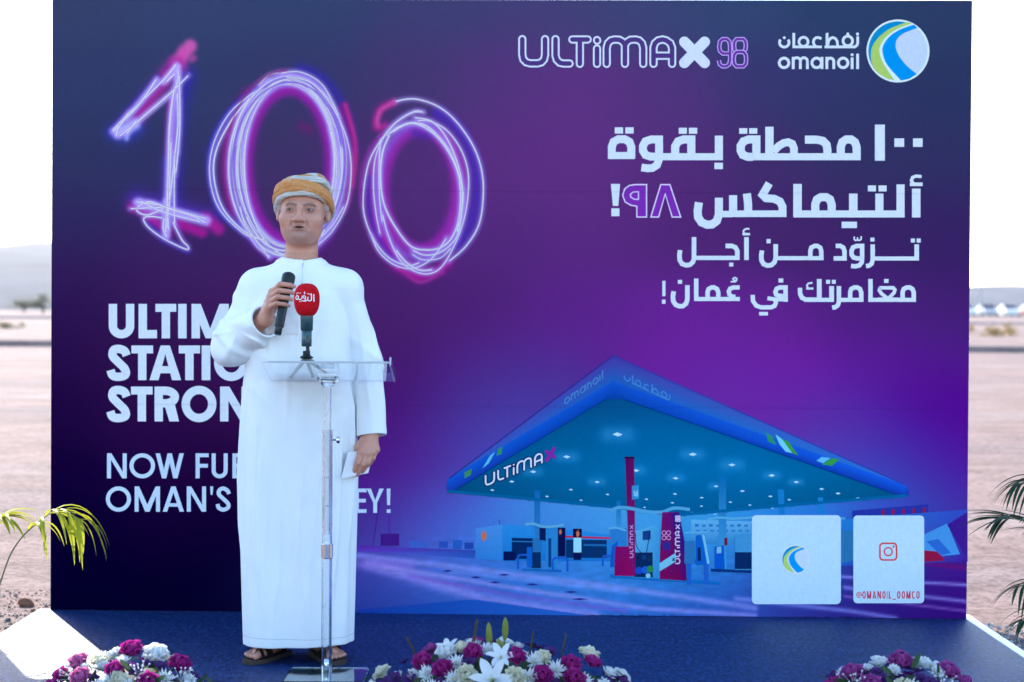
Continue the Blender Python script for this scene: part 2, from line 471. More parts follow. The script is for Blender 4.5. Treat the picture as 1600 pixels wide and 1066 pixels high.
# --- light lines of the numerals
SOFT = [0, 0.55, 1, 0.55, 0]
def lines(name, L):
    k = Ink(0.0010)
    for P, w, c, a in L:
        glow(P, 2.6 + w, (150, 96, 232) if c == PW else c, 0.22); glow(P, 2.0 + w * .75, (190, 172, 255) if c == PW else c, 0.46)
        k.stroke(P, w * 1.6, c, soft=SOFT, alpha=a)
    return k.build(name, BOARD, PRINT_SOFT)
PW = (226, 224, 255)
one = []
for P in [[(395,125),(320,215),(160,370),(78,455)], [(300,195),(215,320),(140,400),(82,460)], [(455,180),(375,260),(260,360),(190,420),(115,480)], [(390,170),(345,215)], [(165,360),(110,440),(100,480)], [(200,400),(150,470)]]:
    one.append((cubic([c1(*p) for p in P]), 2.6, PW, 0.95))
for P in [[(400,150),(402,200),(376,300),(358,500),(352,700),(342,965)], [(408,170),(412,400),(404,540),(390,668)], [(385,240),(362,400),(356,600),(352,760),(348,940)], [(398,260),(402,420),(384,600),(366,760),(350,880)], [(368,500),(364,640),(360,800)], [(386,560),(384,760),(386,915)]]:
    one.append((cubic([c1(*p) for p in P]), 2.4, PW, 0.95))
for P in [[(192,800),(300,815),(420,850),(545,885)], [(168,835),(230,832),(330,830),(250,865),(200,838),(260,800),(360,835),(470,868),(540,905)], [(330,880),(262,872),(234,886),(262,930),(340,985),(440,1032),(452,1020),(420,985),(375,895)], [(215,795),(330,850),(520,900)], [(335,880),(330,930),(348,975)], [(352,870),(356,940)]]:
    one.append((cubic([c1(*p) for p in P]), 2.4, PW, 0.95))
lines('neon_numeral', one)
big0 = []
rr = random.Random(4)
for k in range(17):
    a, b = rr.uniform(73, 89), rr.uniform(128, 141)
    t0 = rr.uniform(0, 360)
    big0.append((ell(451 + rr.uniform(-4, 4), 258 + rr.uniform(-4, 4), a, b, t0, t0 + rr.uniform(150, 330), 80, rr.uniform(-0.05, 0.05), 0.012, rr.uniform(0, 6)), rr.uniform(1.4, 3.4), PW if rr.random() < 0.75 else LILA, rr.uniform(0.55, 0.95)))
for P, w, a in [(cubic([(400,142),(360,176),(334,225),(328,275),(342,325),(377,362),(396,371)]), 2.0, 0.9), (cubic([(392,152),(362,188),(338,236),(335,280),(350,328),(385,364),(415,376)]), 2.6, 0.95),
                (cubic([(438,115),(470,113),(505,134),(531,184)]), 2.0, 0.9), (cubic([(445,120),(490,132),(530,186),(548,246),(544,312),(522,358),(494,386)]), 2.0, 0.9),
                (cubic([(404,134),(420,118),(437,114)]), 1.5, 0.7), (cubic([(538,322),(520,352),(500,372)]), 2.2, 0.9), (cubic([(375,322),(384,352),(410,388),(421,404)]), 2.6, 0.9), (cubic([(385,360),(402,386),(424,402)]), 1.6, 0.7)]:
    big0.append((P, w, PW, a))
big0.append((cubic([(540,164),(556,226),(551,290)]), 1.8, (196, 60, 170), 0.8)); big0.append((ell(452,258,100,148,200,268), 1.2, (140, 60, 150), 0.7))
lines('neon_numeral', big0)
def s0(x, y): return (560 + x / 3.438, 140 + y / 3.438)
sm = []
for P, w in [([(200,65),(260,52),(330,55),(430,92),(520,165),(610,290),(660,420),(672,560),(650,720),(580,840),(485,925)], 2.5),
             ([(350,122),(290,125),(200,180),(110,290),(55,400),(28,560),(34,680),(80,800),(160,900),(260,945),(330,930)], 2.3),
             ([(350,122),(300,118),(200,180),(130,270),(90,380),(82,520),(95,660),(118,780)], 2.0),
             ([(316,168),(380,170),(470,215),(545,310),(586,420),(592,540),(570,690),(520,830),(450,950),(380,990),(300,975),(220,910),(160,780),(130,668)], 2.2),
             ([(150,250),(220,200),(300,180),(380,205),(470,300),(530,420),(550,560),(540,700),(500,800),(440,850),(360,862),(280,840),(200,740),(140,620),(120,480),(130,340),(170,240)], 3.0),
             ([(180,230),(260,185),(330,190),(430,260),(510,380),(556,520),(556,640),(530,770)], 3.2), ([(300,150),(400,175),(480,270),(540,420),(560,560),(548,720)], 2.4),
             ([(565,540),(556,660),(530,790),(450,870),(360,890),(290,862)], 2.4), ([(475,795),(420,880),(360,935),(280,962),(190,940),(110,870),(70,780)], 2.2),
             ([(290,885),(350,915),(440,905),(500,850)], 1.8), ([(200,860),(260,930),(330,970),(400,968)], 3.0), ([(120,260),(112,420),(116,600),(130,715)], 2.2)]:
    sm.append((cubic([s0(*p) for p in P]), w, PW, 0.92))
sm.append((cubic([s0(*p) for p in [(225,960),(330,1035),(450,985)]]), 1.2, (176, 60, 180), 0.8)); sm.append((cubic([s0(*p) for p in [(130,240),(60,330),(18,470),(20,620)]]), 1.6, (150, 60, 190), 0.7))
sm.append((cubic([s0(*p) for p in [(108,190),(105,160),(125,110),(195,68)]]), 1.6, (214, 90, 190), 0.8))
lines('neon_numeral', sm)

def in_poly(P):
    m_ = np.zeros(UU.shape, bool); n_ = len(P)
    for i in range(n_):
        (xa, ya), (xb, yb) = P[i], P[(i + 1) % n_]
        m_ ^= ((ya > VV) != (yb > VV)) & (UU < (xb - xa) * (VV - ya) / (yb - ya + 1e-9) + xa)
    return m_
und = in_poly([(957,612),(699,769),(953,793),(1060,806),(1240,790),(1417,776)])
tone = np.stack([np.interp(VV, [620, 690, 800], [4, 0, 2]), np.interp(VV, [615, 680, 740, 800], [84, 104, 112, 98]), np.interp(VV, [615, 680, 740, 800], [152, 172, 180, 160])], -1) * np.interp(UU, [700, 860, 1000, 1180, 1400], [.86, .97, 1.04, 1.03, .90])[..., None]
ART[und] = tone[und] * .93
for x, y, w in [(965,679,15),(886,714,11),(1082,710,11),(1144,726,11),(833,737,9),(994,735,9),(1206,743,8),(933,753,8),(1056,747,8),(1119,760,7),(1244,753,7)]:
    glow([(x - w, y), (x + w, y)], w * .8, (60, 150, 214), .45)
gr_ = np.array([[mnoise.fractal(Vector((u_ * .045, v_ * .16, 0)), 1.0, 2.0, 4) for u_ in uu[150:]] for v_ in vv[190:]])
wt = np.clip((ART[190:, 150:, 1] - 60) / 60, 0, 1) * (VV[190:, 150:] > 840)
ART[190:, 150:] *= (1 + .09 * gr_ * wt)[..., None]
q = art(np.c_[UU.ravel(), VV.ravel()])
V = np.c_[np.clip(q[:, 0], 0.002, BW - 0.002), np.full(len(q), -0.0006), np.clip(q[:, 1], 0.002, BH - 0.002)]
idx = np.arange(NV * NU).reshape(NV, NU)
F = np.stack([idx[:-1, :-1], idx[1:, :-1], idx[1:, 1:], idx[:-1, 1:]], -1).reshape(-1, 4)
def fast_mesh(name, V, F, colors=None):
    me = bpy.data.meshes.new(name)
    me.vertices.add(len(V)); me.vertices.foreach_set('co', np.asarray(V, np.float32).ravel())
    me.loops.add(F.size); me.loops.foreach_set('vertex_index', np.asarray(F, np.int32).ravel())
    me.polygons.add(len(F)); me.polygons.foreach_set('loop_start', np.arange(len(F), dtype=np.int32) * F.shape[1])
    me.polygons.foreach_set('loop_total', np.full(len(F), F.shape[1], np.int32))
    me.update(calc_edges=True); me.validate()
    if colors is not None:
        at = me.color_attributes.new('Col', 'FLOAT_COLOR', 'POINT')
        at.data.foreach_set('color', np.asarray(colors, np.float32).ravel())
    return me
bl = np.clip((ART.reshape(-1, 3)[:, 1] - 55) / 60, 0, 1)[:, None]            # the light parts of the print
C = ink(ART.reshape(-1, 3)) * (1 + (low_lift(VV.ravel())[:, None] - 1) * bl) * (np.array([1.17, .90, .82]) * (1 - bl) + bl)
C = np.c_[np.clip(C, 0, .92), np.ones(NV * NU)]
link('artwork', fast_mesh('artwork', V, F, C), PRINT, BOARD, smooth=True)

# --- Latin lettering
LET = (206, 226, 255)
def glyph(k, ch, x0, x1, y0, y1, w, c):
    h_ = w / 2; xm, ym = (x0 + x1) / 2, (y0 + y1) / 2
    W_, H_ = x1 - x0, y1 - y0
    def S(P, **kw): k.stroke(P, w, c, **kw)
    def arc(cx, cy, rx, ry, a0, a1, n=20): return [(cx + rx * math.cos(R(a0 + (a1 - a0) * i / n)), cy + ry * math.sin(R(a0 + (a1 - a0) * i / n))) for i in range(n + 1)]
    if ch == 'U':
        rx = W_ / 2 - h_
        S([(x0 + h_, y0)] + arc(xm, y1 - h_ - rx * 0.95, rx, rx * 0.95, 180, 0) + [(x1 - h_, y0)])
    elif ch == 'L': S([(x0 + h_, y0), (x0 + h_, y1 - h_), (x1, y1 - h_)])
    elif ch == 'T': k.rect(x0, y0, x1, y0 + w * 0.95, c); k.rect(xm - h_, y0, xm + h_, y1, c)
    elif ch == 'I': k.rect(x0, y0, x1, y1, c)
    elif ch == 'O': S(arc(xm, ym, W_ / 2 - h_, H_ / 2 - h_, 0, 360, 48)[:-1], closed=True)
    elif ch == 'M':
        d = w * 0.55
        k.rect(x0, y0, x0 + w, y1, c); k.rect(x1 - w, y0, x1, y1, c)
        k.poly([(x0, y0), (xm - d * 1.0, y1 - H_ * 0.0), (xm + d * 1.0, y1), (xm, y1 - H_ * 0.28), (x0 + w * 1.1, y0)], c)
        k.poly([(x1, y0), (x1 - w * 1.1, y0), (xm, y1 - H_ * 0.28), (xm - d * 1.0, y1), (xm + d, y1)], c)
    elif ch == 'N':
        k.rect(x0, y0, x0 + w, y1, c); k.rect(x1 - w, y0, x1, y1, c)
        k.poly([(x0, y0), (x1 - w * 1.1, y1), (x1, y1), (x0 + w * 1.1, y0)], c)
    elif ch == 'A':
        t = w * 0.55
        k.poly([(xm - t, y0), (x0, y1), (x0 + w * 1.1, y1), (xm, y0 + H_ * 0.24), (xm + t, y0)], c)
        k.poly([(xm + t, y0), (xm - t, y0), (xm, y0 + H_ * 0.24), (x1 - w * 1.1, y1), (x1, y1)], c)
        k.rect(x0 + W_ * 0.22, y1 - H_ * 0.2 - w * 0.85, x1 - W_ * 0.22, y1 - H_ * 0.2, c)
    elif ch == 'W':
        a = w * 1.08; q1, q3 = x0 + W_ * 0.3, x1 - W_ * 0.3
        k.poly([(x0, y0), (q1 - a / 2, y1), (q1 + a / 2, y1), (x0 + a, y0)], c); k.poly([(q1 - a / 2, y1), (q1 + a / 2, y1), (xm + a / 2, y0), (xm - a / 2, y0)], c)
        k.poly([(xm - a / 2, y0), (q3 - a / 2, y1), (q3 + a / 2, y1), (xm + a / 2, y0)], c); k.poly([(q3 - a / 2, y1), (q3 + a / 2, y1), (x1, y0), (x1 - a, y0)], c)
    elif ch == 'S':
        P = cubic([(x1 - w * 0.45, y0 + H_ * 0.30), (x1 - h_ - W_ * 0.08, y0 + H_ * 0.17), (xm, y0 + h_), (x0 + h_ + W_ * 0.10, y0 + H_ * 0.15), (x0 + h_ + W_ * 0.06, y0 + H_ * 0.31), (xm - W_ * 0.04, ym - H_ * 0.03), (x1 - h_ - W_ * 0.06, y1 - H_ * 0.33), (x1 - h_ - W_ * 0.04, y1 - H_ * 0.17), (xm, y1 - h_), (x0 + h_ + W_ * 0.06, y1 - H_ * 0.15), (x0 + w * 0.4, y1 - H_ * 0.30)], 6)
        S(P)
    elif ch in 'RP':
        k.rect(x0, y0, x0 + w, y1, c)
        ry = H_ * 0.30
        S([(x0 + w * 0.5, y0 + h_)] + arc(x1 - h_ - ry + h_ * 0.2, y0 + ry, ry - h_ * 0.2, ry - h_, -90, 90, 14) + [(x0 + w * 0.5, y0 + 2 * ry - h_)])
        if ch == 'R': k.poly([(x0 + W_ * 0.36, y0 + 2 * ry - w * 0.7), (x1 - w * 1.15, y1), (x1, y1), (x0 + W_ * 0.36 + w * 1.3, y0 + 2 * ry - w * 0.7)], c)
    elif ch in 'EF':
        k.rect(x0, y0, x0 + w, y1, c); k.rect(x0, y0, x1, y0 + w * 0.95, c); k.rect(x0, ym - w * 0.5, x1 - W_ * 0.06, ym + w * 0.45, c)
        if ch == 'E': k.rect(x0, y1 - w * 0.95, x1, y1, c)
    elif ch == 'Y':
        k.poly([(x0, y0), (xm - h_, ym + h_), (xm - h_, y1), (xm + h_, y1), (xm + h_, ym + h_), (x1, y0), (x1 - w * 1.15, y0), (xm, ym - w * 0.1), (x0 + w * 1.15, y0)], c)
    elif ch == 'X':
        k.poly([(x0, y0), (x1 - w * 1.2, y1), (x1, y1), (x0 + w * 1.2, y0)], c); k.poly([(x1, y0), (x1 - w * 1.2, y0), (x0, y1), (x0 + w * 1.2, y1)], c)
    elif ch == 'G':
        S(arc(xm, ym, W_ / 2 - h_, H_ / 2 - h_, -40, -330, 40) + [(x1 - h_, ym + h_ * 0.2)]); k.rect(xm, ym - h_ * 0.3, x1, ym + w * 0.65, c)
    elif ch == 'C': S(arc(xm, ym, W_ / 2 - h_, H_ / 2 - h_, -42, -318, 36))
    elif ch == 'J': S([(x1 - h_, y0), (x1 - h_, y1 - W_ * 0.45)] + arc(xm, y1 - W_ * 0.45, W_ / 2 - h_, W_ * 0.45 - h_, 0, 170, 12))
    elif ch == "'": k.poly([(x0, y0), (x0 + W_ * 0.2, y0 + H_ * 0.33), (x1 - W_ * 0.2, y0 + H_ * 0.33), (x1, y0)], c)
    elif ch == '!': k.poly([(x0, y0), (x0 + W_ * 0.12, y0 + H_ * 0.68), (x1 - W_ * 0.12, y0 + H_ * 0.68), (x1, y0)], c); k.rect(x0, y1 - w * 0.95, x1, y1, c)
    elif ch == '_': k.rect(x0, y1, x1, y1 + w, c)
def ml(x): return 150 + x / 2.96
head = Ink(0.0010)
for row, (y0, y1, w) in {'ULTIMAX': (475.0, 528.8, 13), 'STATIONS': (540.0, 594.2, 13), 'STRONG': (604.2, 658.6, 13)}.items():
    XS = {'ULTIMAX': [(60,178),(198,283),(276,372),(381,420),(443,615),(625,772),(765,910)], 'STATIONS': [(53,160),(165,265),(248,395),(384,482),(490,530),(547,706),(725,865),(880,988)],
          'STRONG': [(52,160),(163,263),(272,385),(397,558),(575,712),(730,885)]}[row]
    for ch, (a, b) in zip(row, XS): glyph(head, ch, ml(a), ml(b), y0 - (1.2 if ch in 'SO' else 0), y1 + (1.2 if ch in 'SO' else 0), w, LET)
head.build('lettering', BOARD)
sub = Ink(0.0010)
LET2 = (186, 214, 255)
for ch, (a, b) in zip('NOWFUELING', [(52,143),(156,274),(277,407),(462,522),(536,610),(632,692),(705,760),(775,793),(815,905),(920,1035)]): glyph(sub, ch, ml(a), ml(b), 708.5, 747.5, 6.2, LET2)
for ch, (a, b) in zip("OMAN'S", [(47,163),(180,297),(310,408),(421,510),(529,543),(556,624)]): glyph(sub, ch, ml(a), ml(b), 760.2, 799.6, 6.2, LET2)
for ch, (a, b) in zip('JOURNEY!', [(420,436),(440,468),(472,492),(497,519),(524,549),(555,573),(573,600),(604.5,610.5)]): glyph(sub, ch, a, b, 763.5, 801.5, 6.0, LET2)
sub.build('lettering', BOARD)

# --- Arabic lettering (strokes in two enlarged grids)
def arabic(rects, strokes, fx, name):
    k = Ink(0.0010)
    for r_ in rects: (a, b), (c_, d) = fx(r_[0], r_[1]), fx(r_[2], r_[3]); k.rect(a, b, c_, d, LET)
    for P, w, *sm_ in strokes:
        Q = [fx(*p) for p in P]
        if sm_: Q = cubic(Q, 5)
        k.stroke(Q, w * (fx(1, 0)[0] - fx(0, 0)[0]), LET)
    return k
def a3(x, y): return (930 + x / 3.019, 180 + y / 3.019)
k = arabic([(1412,110,1458,150),(1500,110,1545,150),(1320,45,1367,215),(735,180,1253,213),(803,55,842,213),(680,62,718,88),(727,62,765,88),
            (300,180,603,213),(565,97,603,200),(563,225,603,255),(395,60,433,88),(443,60,482,88),(93,58,132,87),(143,58,182,87)],
           [([(1159,197),(1159,150),(1166,128),(1185,115),(1208,115),(1226,128),(1234,152),(1234,213)], 38),
            ([(990,116),(1045,116),(1075,122),(1092,140),(1096,165),(1096,197)], 38), ([(840,172),(868,145),(890,132),(912,128),(930,136),(938,156),(938,197)], 36),
            ([(761,205),(761,115),(725,115),(700,124),(687,145),(687,168),(697,188),(720,197),(745,197)], 38),
            ([(454,205),(454,115),(418,115),(392,124),(378,148),(378,197)], 38),
            ([(302,197),(302,115),(265,115),(238,124),(226,146),(226,168),(238,188),(262,196),(302,196)], 37), ([(302,180),(301,212),(292,236),(270,250),(245,251),(219,247)], 36),
            ([(79,206),(79,150),(88,126),(110,114),(140,114),(162,126),(171,150),(171,206)], 37), ([(65,191),(185,191)], 33)], a3, 'lettering')
for rct in [(1495,347,1535,483),(1485,318,1545,335),(1422,327,1460,483),(935,450,1460,483),(1322,370,1360,470),(1287,332,1325,360),(1337,332,1375,360),(1198,370,1238,470),(1163,503,1235,533),(935,325,975,470),(655,450,903,481),(77,440,115,477)]:
    (a, b), (c_, d) = a3(*rct[:2]), a3(*rct[2:]); k.rect(a, b, c_, d, LET)
for P, w in [([(1500,322),(1492,308),(1498,294),(1515,288),(1540,290)], 15), ([(1039,467),(1039,420),(1047,398),(1066,387),(1090,387),(1108,398),(1116,422),(1116,470)], 38),
             ([(822,322),(790,376),(806,392),(845,395),(872,408),(884,432),(884,470)], 37), ([(716,370),(722,420),(722,470)], 38), ([(651,378),(651,440),(650,470)], 38),
             ([(602,467),(645,467),(660,462)], 30), ([(584,390),(584,470),(574,500),(552,516),(528,517),(502,506),(486,482),(484,450),(490,412)], 38)]:
    k.stroke([a3(*p) for p in P], w / 3.019, LET)
k.poly([a3(*p) for p in [(75,325),(84,428),(110,428),(118,325)]], LET)
PUR, OUT = (122, 48, 182), (214, 206, 255)
e8 = [(263,481),(310,328),(353,328),(404,481),(364,481),(331,372),(300,481)]
e9 = [(243,328),(243,481),(197,481),(197,430),(168,425),(142,410),(130,378),(140,348),(162,332),(190,328)]
for e in (e8, e9):
    k.poly([a3(*p) for p in e], PUR); k.stroke([a3(*p) for p in e], 2.0, OUT, closed=True)
k.stroke([a3(*p) for p in [(205,362),(205,398),(182,396),(168,386),(167,374),(180,363)]], 1.8, OUT, closed=True)
k.build('lettering', BOARD)
def a4(x, y): return (1020 + x / 3.636, 355 + y / 3.636)
k = arabic([(1487,98,1513,190),(1467,65,1490,88),(1500,65,1523,88),(1245,167,1513,190),(1237,60,1260,82),(700,165,971,188),(647,68,670,92),(520,57,546,187),(510,33,553,47),(435,202,458,224),(240,163,494,187),
            (1225,402,1495,425),(1315,295,1340,317),(1225,295,1250,425),(1060,402,1197,425),(985,300,1008,322),(1018,300,1040,322),(860,402,1030,425),(1003,335,1030,425),(933,295,960,420),(872,343,913,355),(715,292,742,315),(605,482,655,502),
            (235,397,495,420),(235,292,260,420),(143,300,167,322),(55,305,73,392),(53,412,73,436)],
           [([(1250,98),(1250,185),(1244,208),(1230,219),(1212,222)], 25), ([(1190,180),(1190,107),(1160,107),(1138,116),(1130,135),(1130,156),(1140,172),(1160,178),(1190,178)], 25), ([(1190,170),(1188,200),(1174,218),(1150,223),(1127,221)], 25),
            ([(1145,54),(1145,70),(1152,76),(1163,74),(1164,58)], 8), ([(1163,72),(1174,76),(1184,70),(1185,52)], 8), ([(1040,107),(1066,107),(1083,117),(1090,138),(1090,178),(1028,178)], 25),
            ([(896,180),(896,135),(902,116),(920,107),(936,107),(952,117),(958,138),(958,188)], 25), ([(699,97),(699,178),(692,200),(675,216),(652,219),(630,210),(618,188),(617,160),(621,133)], 26),
            ([(520,36),(515,24),(522,14),(536,9),(550,11)], 10), ([(414,107),(450,107),(470,115),(481,136),(481,178)], 26), ([(235,57),(235,180),(228,200),(212,214),(190,217),(167,209),(154,188),(152,160),(156,131)], 26),
            ([(1420,414),(1420,370),(1426,352),(1443,343),(1460,343),(1476,352),(1483,372),(1483,425)], 25), ([(1288,345),(1366,345),(1376,356),(1372,372),(1338,408),(1300,378),(1288,360),(1292,345)], 20), ([(1335,400),(1310,412),(1280,412)], 24), ([(1335,400),(1360,412),(1400,412)], 24),
            ([(1122,414),(1122,370),(1128,352),(1145,343),(1162,343),(1178,352),(1185,372),(1185,425)], 25), ([(1058,335),(1058,425),(1052,444),(1038,455),(1020,458)], 25),
            ([(940,412),(870,412),(848,402),(838,380),(837,345)], 25), ([(882,346),(876,332),(884,320),(908,316)], 10),
            ([(755,424),(755,343),(722,343),(704,351),(697,368),(702,384),(720,391),(750,391)], 25), ([(768,411),(700,411),(652,404)], 22), ([(694,405),(700,430),(692,448),(672,456),(615,456),(588,446),(570,420),(568,385)], 24),
            ([(494,343),(458,343),(440,350),(432,366),(436,384),(450,394),(470,396)], 24), ([(476,306),(478,292),(466,287),(456,293),(460,302),(477,303),(470,311),(443,310)], 8),
            ([(312,410),(312,370),(318,352),(334,343),(350,343),(366,352),(373,372),(373,410)], 25), ([(197,330),(197,412),(190,434),(172,449),(152,450),(130,441),(117,420),(115,392),(120,365)], 26)], a4, 'lettering')
k.build('lettering', BOARD)

# --- brand marks along the top
def lg(x, y): return (1200 + x / 5.926, 20 + y / 5.926)
def circ(cx, cy, r_, n=36, a0=0, a1=360): return [(cx + r_ * math.cos(R(a0 + (a1 - a0) * i / n)), cy + r_ * math.sin(R(a0 + (a1 - a0) * i / n))) for i in range(n + 1)]
k = Ink(0.0010)
s = 1 / 5.926
def LS(P, w=26, **kw): k.stroke([lg(*p) for p in P], w * s, LET, **kw)
for cx in (150, 452, 697): LS(circ(cx, 465, 44)[:-1], closed=True)
LS([(501, 410), (501, 522)])
for x in (235, 301, 366): LS([(x, 470 if x > 240 else 410), (x, 522)])
LS([(301, 475)] + circ(268, 450, 33, 14, 0, -180), 25); LS([(366, 475)] + circ(333, 450, 33, 14, 0, -180), 25)
LS([(546, 410), (546, 522)]); LS([(610, 522), (610, 465)] + circ(578, 453, 32, 14, 0, -180), 26)
LS([(780, 415), (780, 522)]); LS([(831, 380), (831, 522)])
k.disc(*lg(780, 390), 14 * s, LET); k.disc(*lg(830, 198), 14 * s, LET); k.disc(*lg(740, 198), 14 * s, LET); k.disc(*lg(152, 232), 13 * s, LET)
LS([(832, 220), (832, 280), (825, 302), (805, 317), (525, 317)], 25); LS(circ(740, 262, 44)[:-1], 25, closed=True)
LS([(548, 188), (548, 325)], 25); LS([(556, 300), (562, 262), (580, 238), (602, 230), (626, 240), (642, 266), (647, 317)], 24)
LS([(496, 242), (470, 230), (445, 232), (426, 250), (421, 275), (430, 300), (452, 317), (500, 317)], 24); LS([(500, 317), (230, 317)], 24)
LS(circ(330, 270, 42)[:-1], 24, closed=True); LS([(240, 188), (240, 325)], 25); LS(circ(152, 275, 44, 24, -36, 216), 25)
k.build('brand_wordmark', BOARD)
def emblem(fx, sc, name, layer=0.0010):
    k = Ink(layer)
    k.disc(*fx(1205, 355), 292 * sc, (208, 232, 252), 48); k.disc(*fx(1205, 355), 272 * sc, (186, 210, 246), 48)
    arc_l = [(1205 + 274 * math.cos(R(a)), 355 + 274 * math.sin(R(a))) for a in range(-72, -216, -6)]
    inner = cubic([(975,512),(955,420),(962,330),(1010,245),(1110,160),(1200,118),(1290,88)], 5)
    k.poly([fx(*p) for p in arc_l + [tuple(p) for p in inner]], (4, 138, 208))
    g_in = cubic([(1335,100),(1200,150),(1100,220),(1040,310),(1036,380),(1075,480),(1172,626)], 5)
    k.poly([fx(*p) for p in [tuple(p) for p in inner] + [tuple(p) for p in g_in] + [(1110,612),(1040,575),(1000,540)]], (166, 204, 112))
    w_out = cubic([(1352,110),(1225,156),(1130,218),(1068,305),(1066,390),(1110,490),(1232,628)], 5)
    k.poly([fx(*p) for p in [tuple(p) for p in g_in] + [tuple(p) for p in reversed(w_out)]], (206, 236, 252))
    b_in = cubic([(1380,568),(1290,495),(1215,400),(1183,310),(1200,240),(1260,190),(1386,140)], 5)
    k.poly([fx(*p) for p in [tuple(p) for p in w_out] + [(1310,612)] + [tuple(p) for p in b_in]], (2, 146, 240))
    return k.build(name, BOARD)
emblem(lg, s, 'brand_emblem')
def um(x, y): return (800 + x / 4.1026, 20 + y / 4.1026)
def tube_letters(fx, sc, col_out, fill, name, parent, w1=52, w2=30, xcol=None, nine8=True, lay=0.0010):
    k = Ink(lay)
    L = [[[(67,170),(67,270),(74,300),(92,318),(118,325),(165,325),(190,318),(206,300),(213,270),(213,170)]], [[(280,170),(280,275),(288,302),(306,320),(330,326),(370,326)]], [[(388,172),(486,172)],[(436,172),(436,328)]], [[(546,230),(546,328)],[(546,176),(547,179)]],
         [[(608,328),(608,225),(616,196),(634,178),(660,172),(690,174),(710,186),(725,206),(740,186),(760,174),(792,172),(816,178),(834,196),(842,225),(842,328)],[(725,206),(725,328)]], [[(908,328),(908,225),(917,196),(938,178),(966,172),(990,178),(1016,196),(1027,225),(1027,328)],[(908,276),(1027,276)]]]
    for lt in L:
        for P in lt: k.stroke([fx(*p) for p in P], w1 * sc, col_out, round_=True)
        for P in lt: k.stroke([fx(*p) for p in P], w2 * sc, fill, round_=True)
    for P in ([(1106,187),(1236,322)], [(1236,187),(1106,322)]): k.stroke([fx(*p) for p in P], 68 * sc, xcol or col_out, round_=True)
    if nine8:
        for P, cl in (([(1395,262),(1352,262),(1334,246),(1329,220),(1334,185),(1350,170),(1378,170),(1394,185),(1399,215),(1399,305),(1392,332),(1374,344),(1348,344),(1332,330),(1327,306)], False),
                      ([(1440,170),(1484,170),(1497,186),(1500,210),(1497,236),(1484,252),(1440,252),(1427,236),(1424,210),(1427,186)], True), ([(1440,252),(1484,252),(1499,270),(1502,298),(1499,328),(1484,344),(1440,344),(1425,328),(1422,298),(1425,270)], True)):
            Q = [fx(*p) for p in P]
            k.stroke(Q, 27 * sc, (190, 168, 250), closed=cl); k.stroke(Q, 15 * sc, (104, 52, 162), closed=cl)
    return k.build(name, parent)
tube_letters(um, 1 / 4.1026, (206, 222, 255), (76, 56, 132), 'brand_wordmark', BOARD)

# --- fuel station picture
st = Ink(0.0010)
def p5(x, y): return (660 + x / 2.5385, 530 + y / 2.5385)
def p6(x, y): return (1060 + x / 2.423, 540 + y / 2.423)
def P5(P, c): st.poly([p5(*p) for p in P], c)
# distant bank and buildings
st.poly([(560,852),(640,856),(745,860),(745,873),(640,866),(560,862)], [(92,36,160),(80,60,180),(44,70,170),(40,90,190),(70,90,200),(92,60,190)])
for a, b, c_, d, cc in [(595,834,624,853,(66,28,134)),(607,806,610,834,(84,46,164)),(640,846,668,856,(60,96,200)),(686,846,700,856,(40,80,184)),(708,844,722,858,(36,90,190)),(726,848,740,858,(30,70,170))]: st.rect(a, b, c_, d, cc)
st.stroke([(593,785),(583,852)], 1.4, (74,30,140)); st.stroke([(780,812),(782,822)], 1.2, (30,80,170))
st.poly([(1080,812),(1180,815),(1320,808),(1330,830),(1330,852),(1080,850)], [(96,172,226),(92,168,224),(80,150,216),(60,140,210),(46,120,190),(50,130,200)])
for i in range(10): st.rect(1086 + i * 11, 819 + (i % 2), 1092 + i * 11, 823, (40, 110, 190)); st.rect(1088 + i * 11, 828, 1094 + i * 11, 831, (46, 116, 192))
# shop
P5([(212,750),(318,735),(318,878),(210,870)], [(72,136,220),(70,140,222),(40,128,214),(46,120,210)])
P5([(318,735),(450,742),(800,782),(800,882),(318,880)], [(40,136,220),(38,136,220),(34,128,214),(24,112,200),(24,116,206)])
P5([(355,788),(448,790),(448,872),(355,872)], (4,40,98)); P5([(355,800),(448,802),(448,806),(355,804)], (40,120,190)); P5([(322,842),(370,842),(370,878),(322,878)], (6,22,84))
P5([(570,795),(732,797),(732,868),(570,868)], (8,48,104)); P5([(640,812),(732,814),(732,822),(640,820)], (26,100,170))
P5([(566,779),(790,788),(790,795),(566,787)], (188,34,84))
P5([(598,752),(633,752),(633,787),(598,787)], (10,14,62)); P5([(600,788),(631,788),(631,846),(600,846)], (150,214,244)); P5([(600,846),(631,846),(631,876),(600,876)], (8,20,80)); P5([(538,748),(568,748),(568,862),(538,862)], (6,18,78))
for hx, hy, hs in ((245, 778, 1.0), (617, 771, 0.62), (548, 764, 0.5)):
    P5([(hx - 6*hs, hy + 22*hs), (hx - 10*hs, hy + 4*hs), (hx - 9*hs, hy - 14*hs), (hx - 5*hs, hy - 6*hs), (hx - 3*hs, hy - 26*hs), (hx + 1*hs, hy - 8*hs), (hx + 5*hs, hy - 24*hs), (hx + 7*hs, hy - 4*hs), (hx + 12*hs, hy - 8*hs), (hx + 9*hs, hy + 12*hs), (hx + 3*hs, hy + 22*hs)], (214, 110, 74))
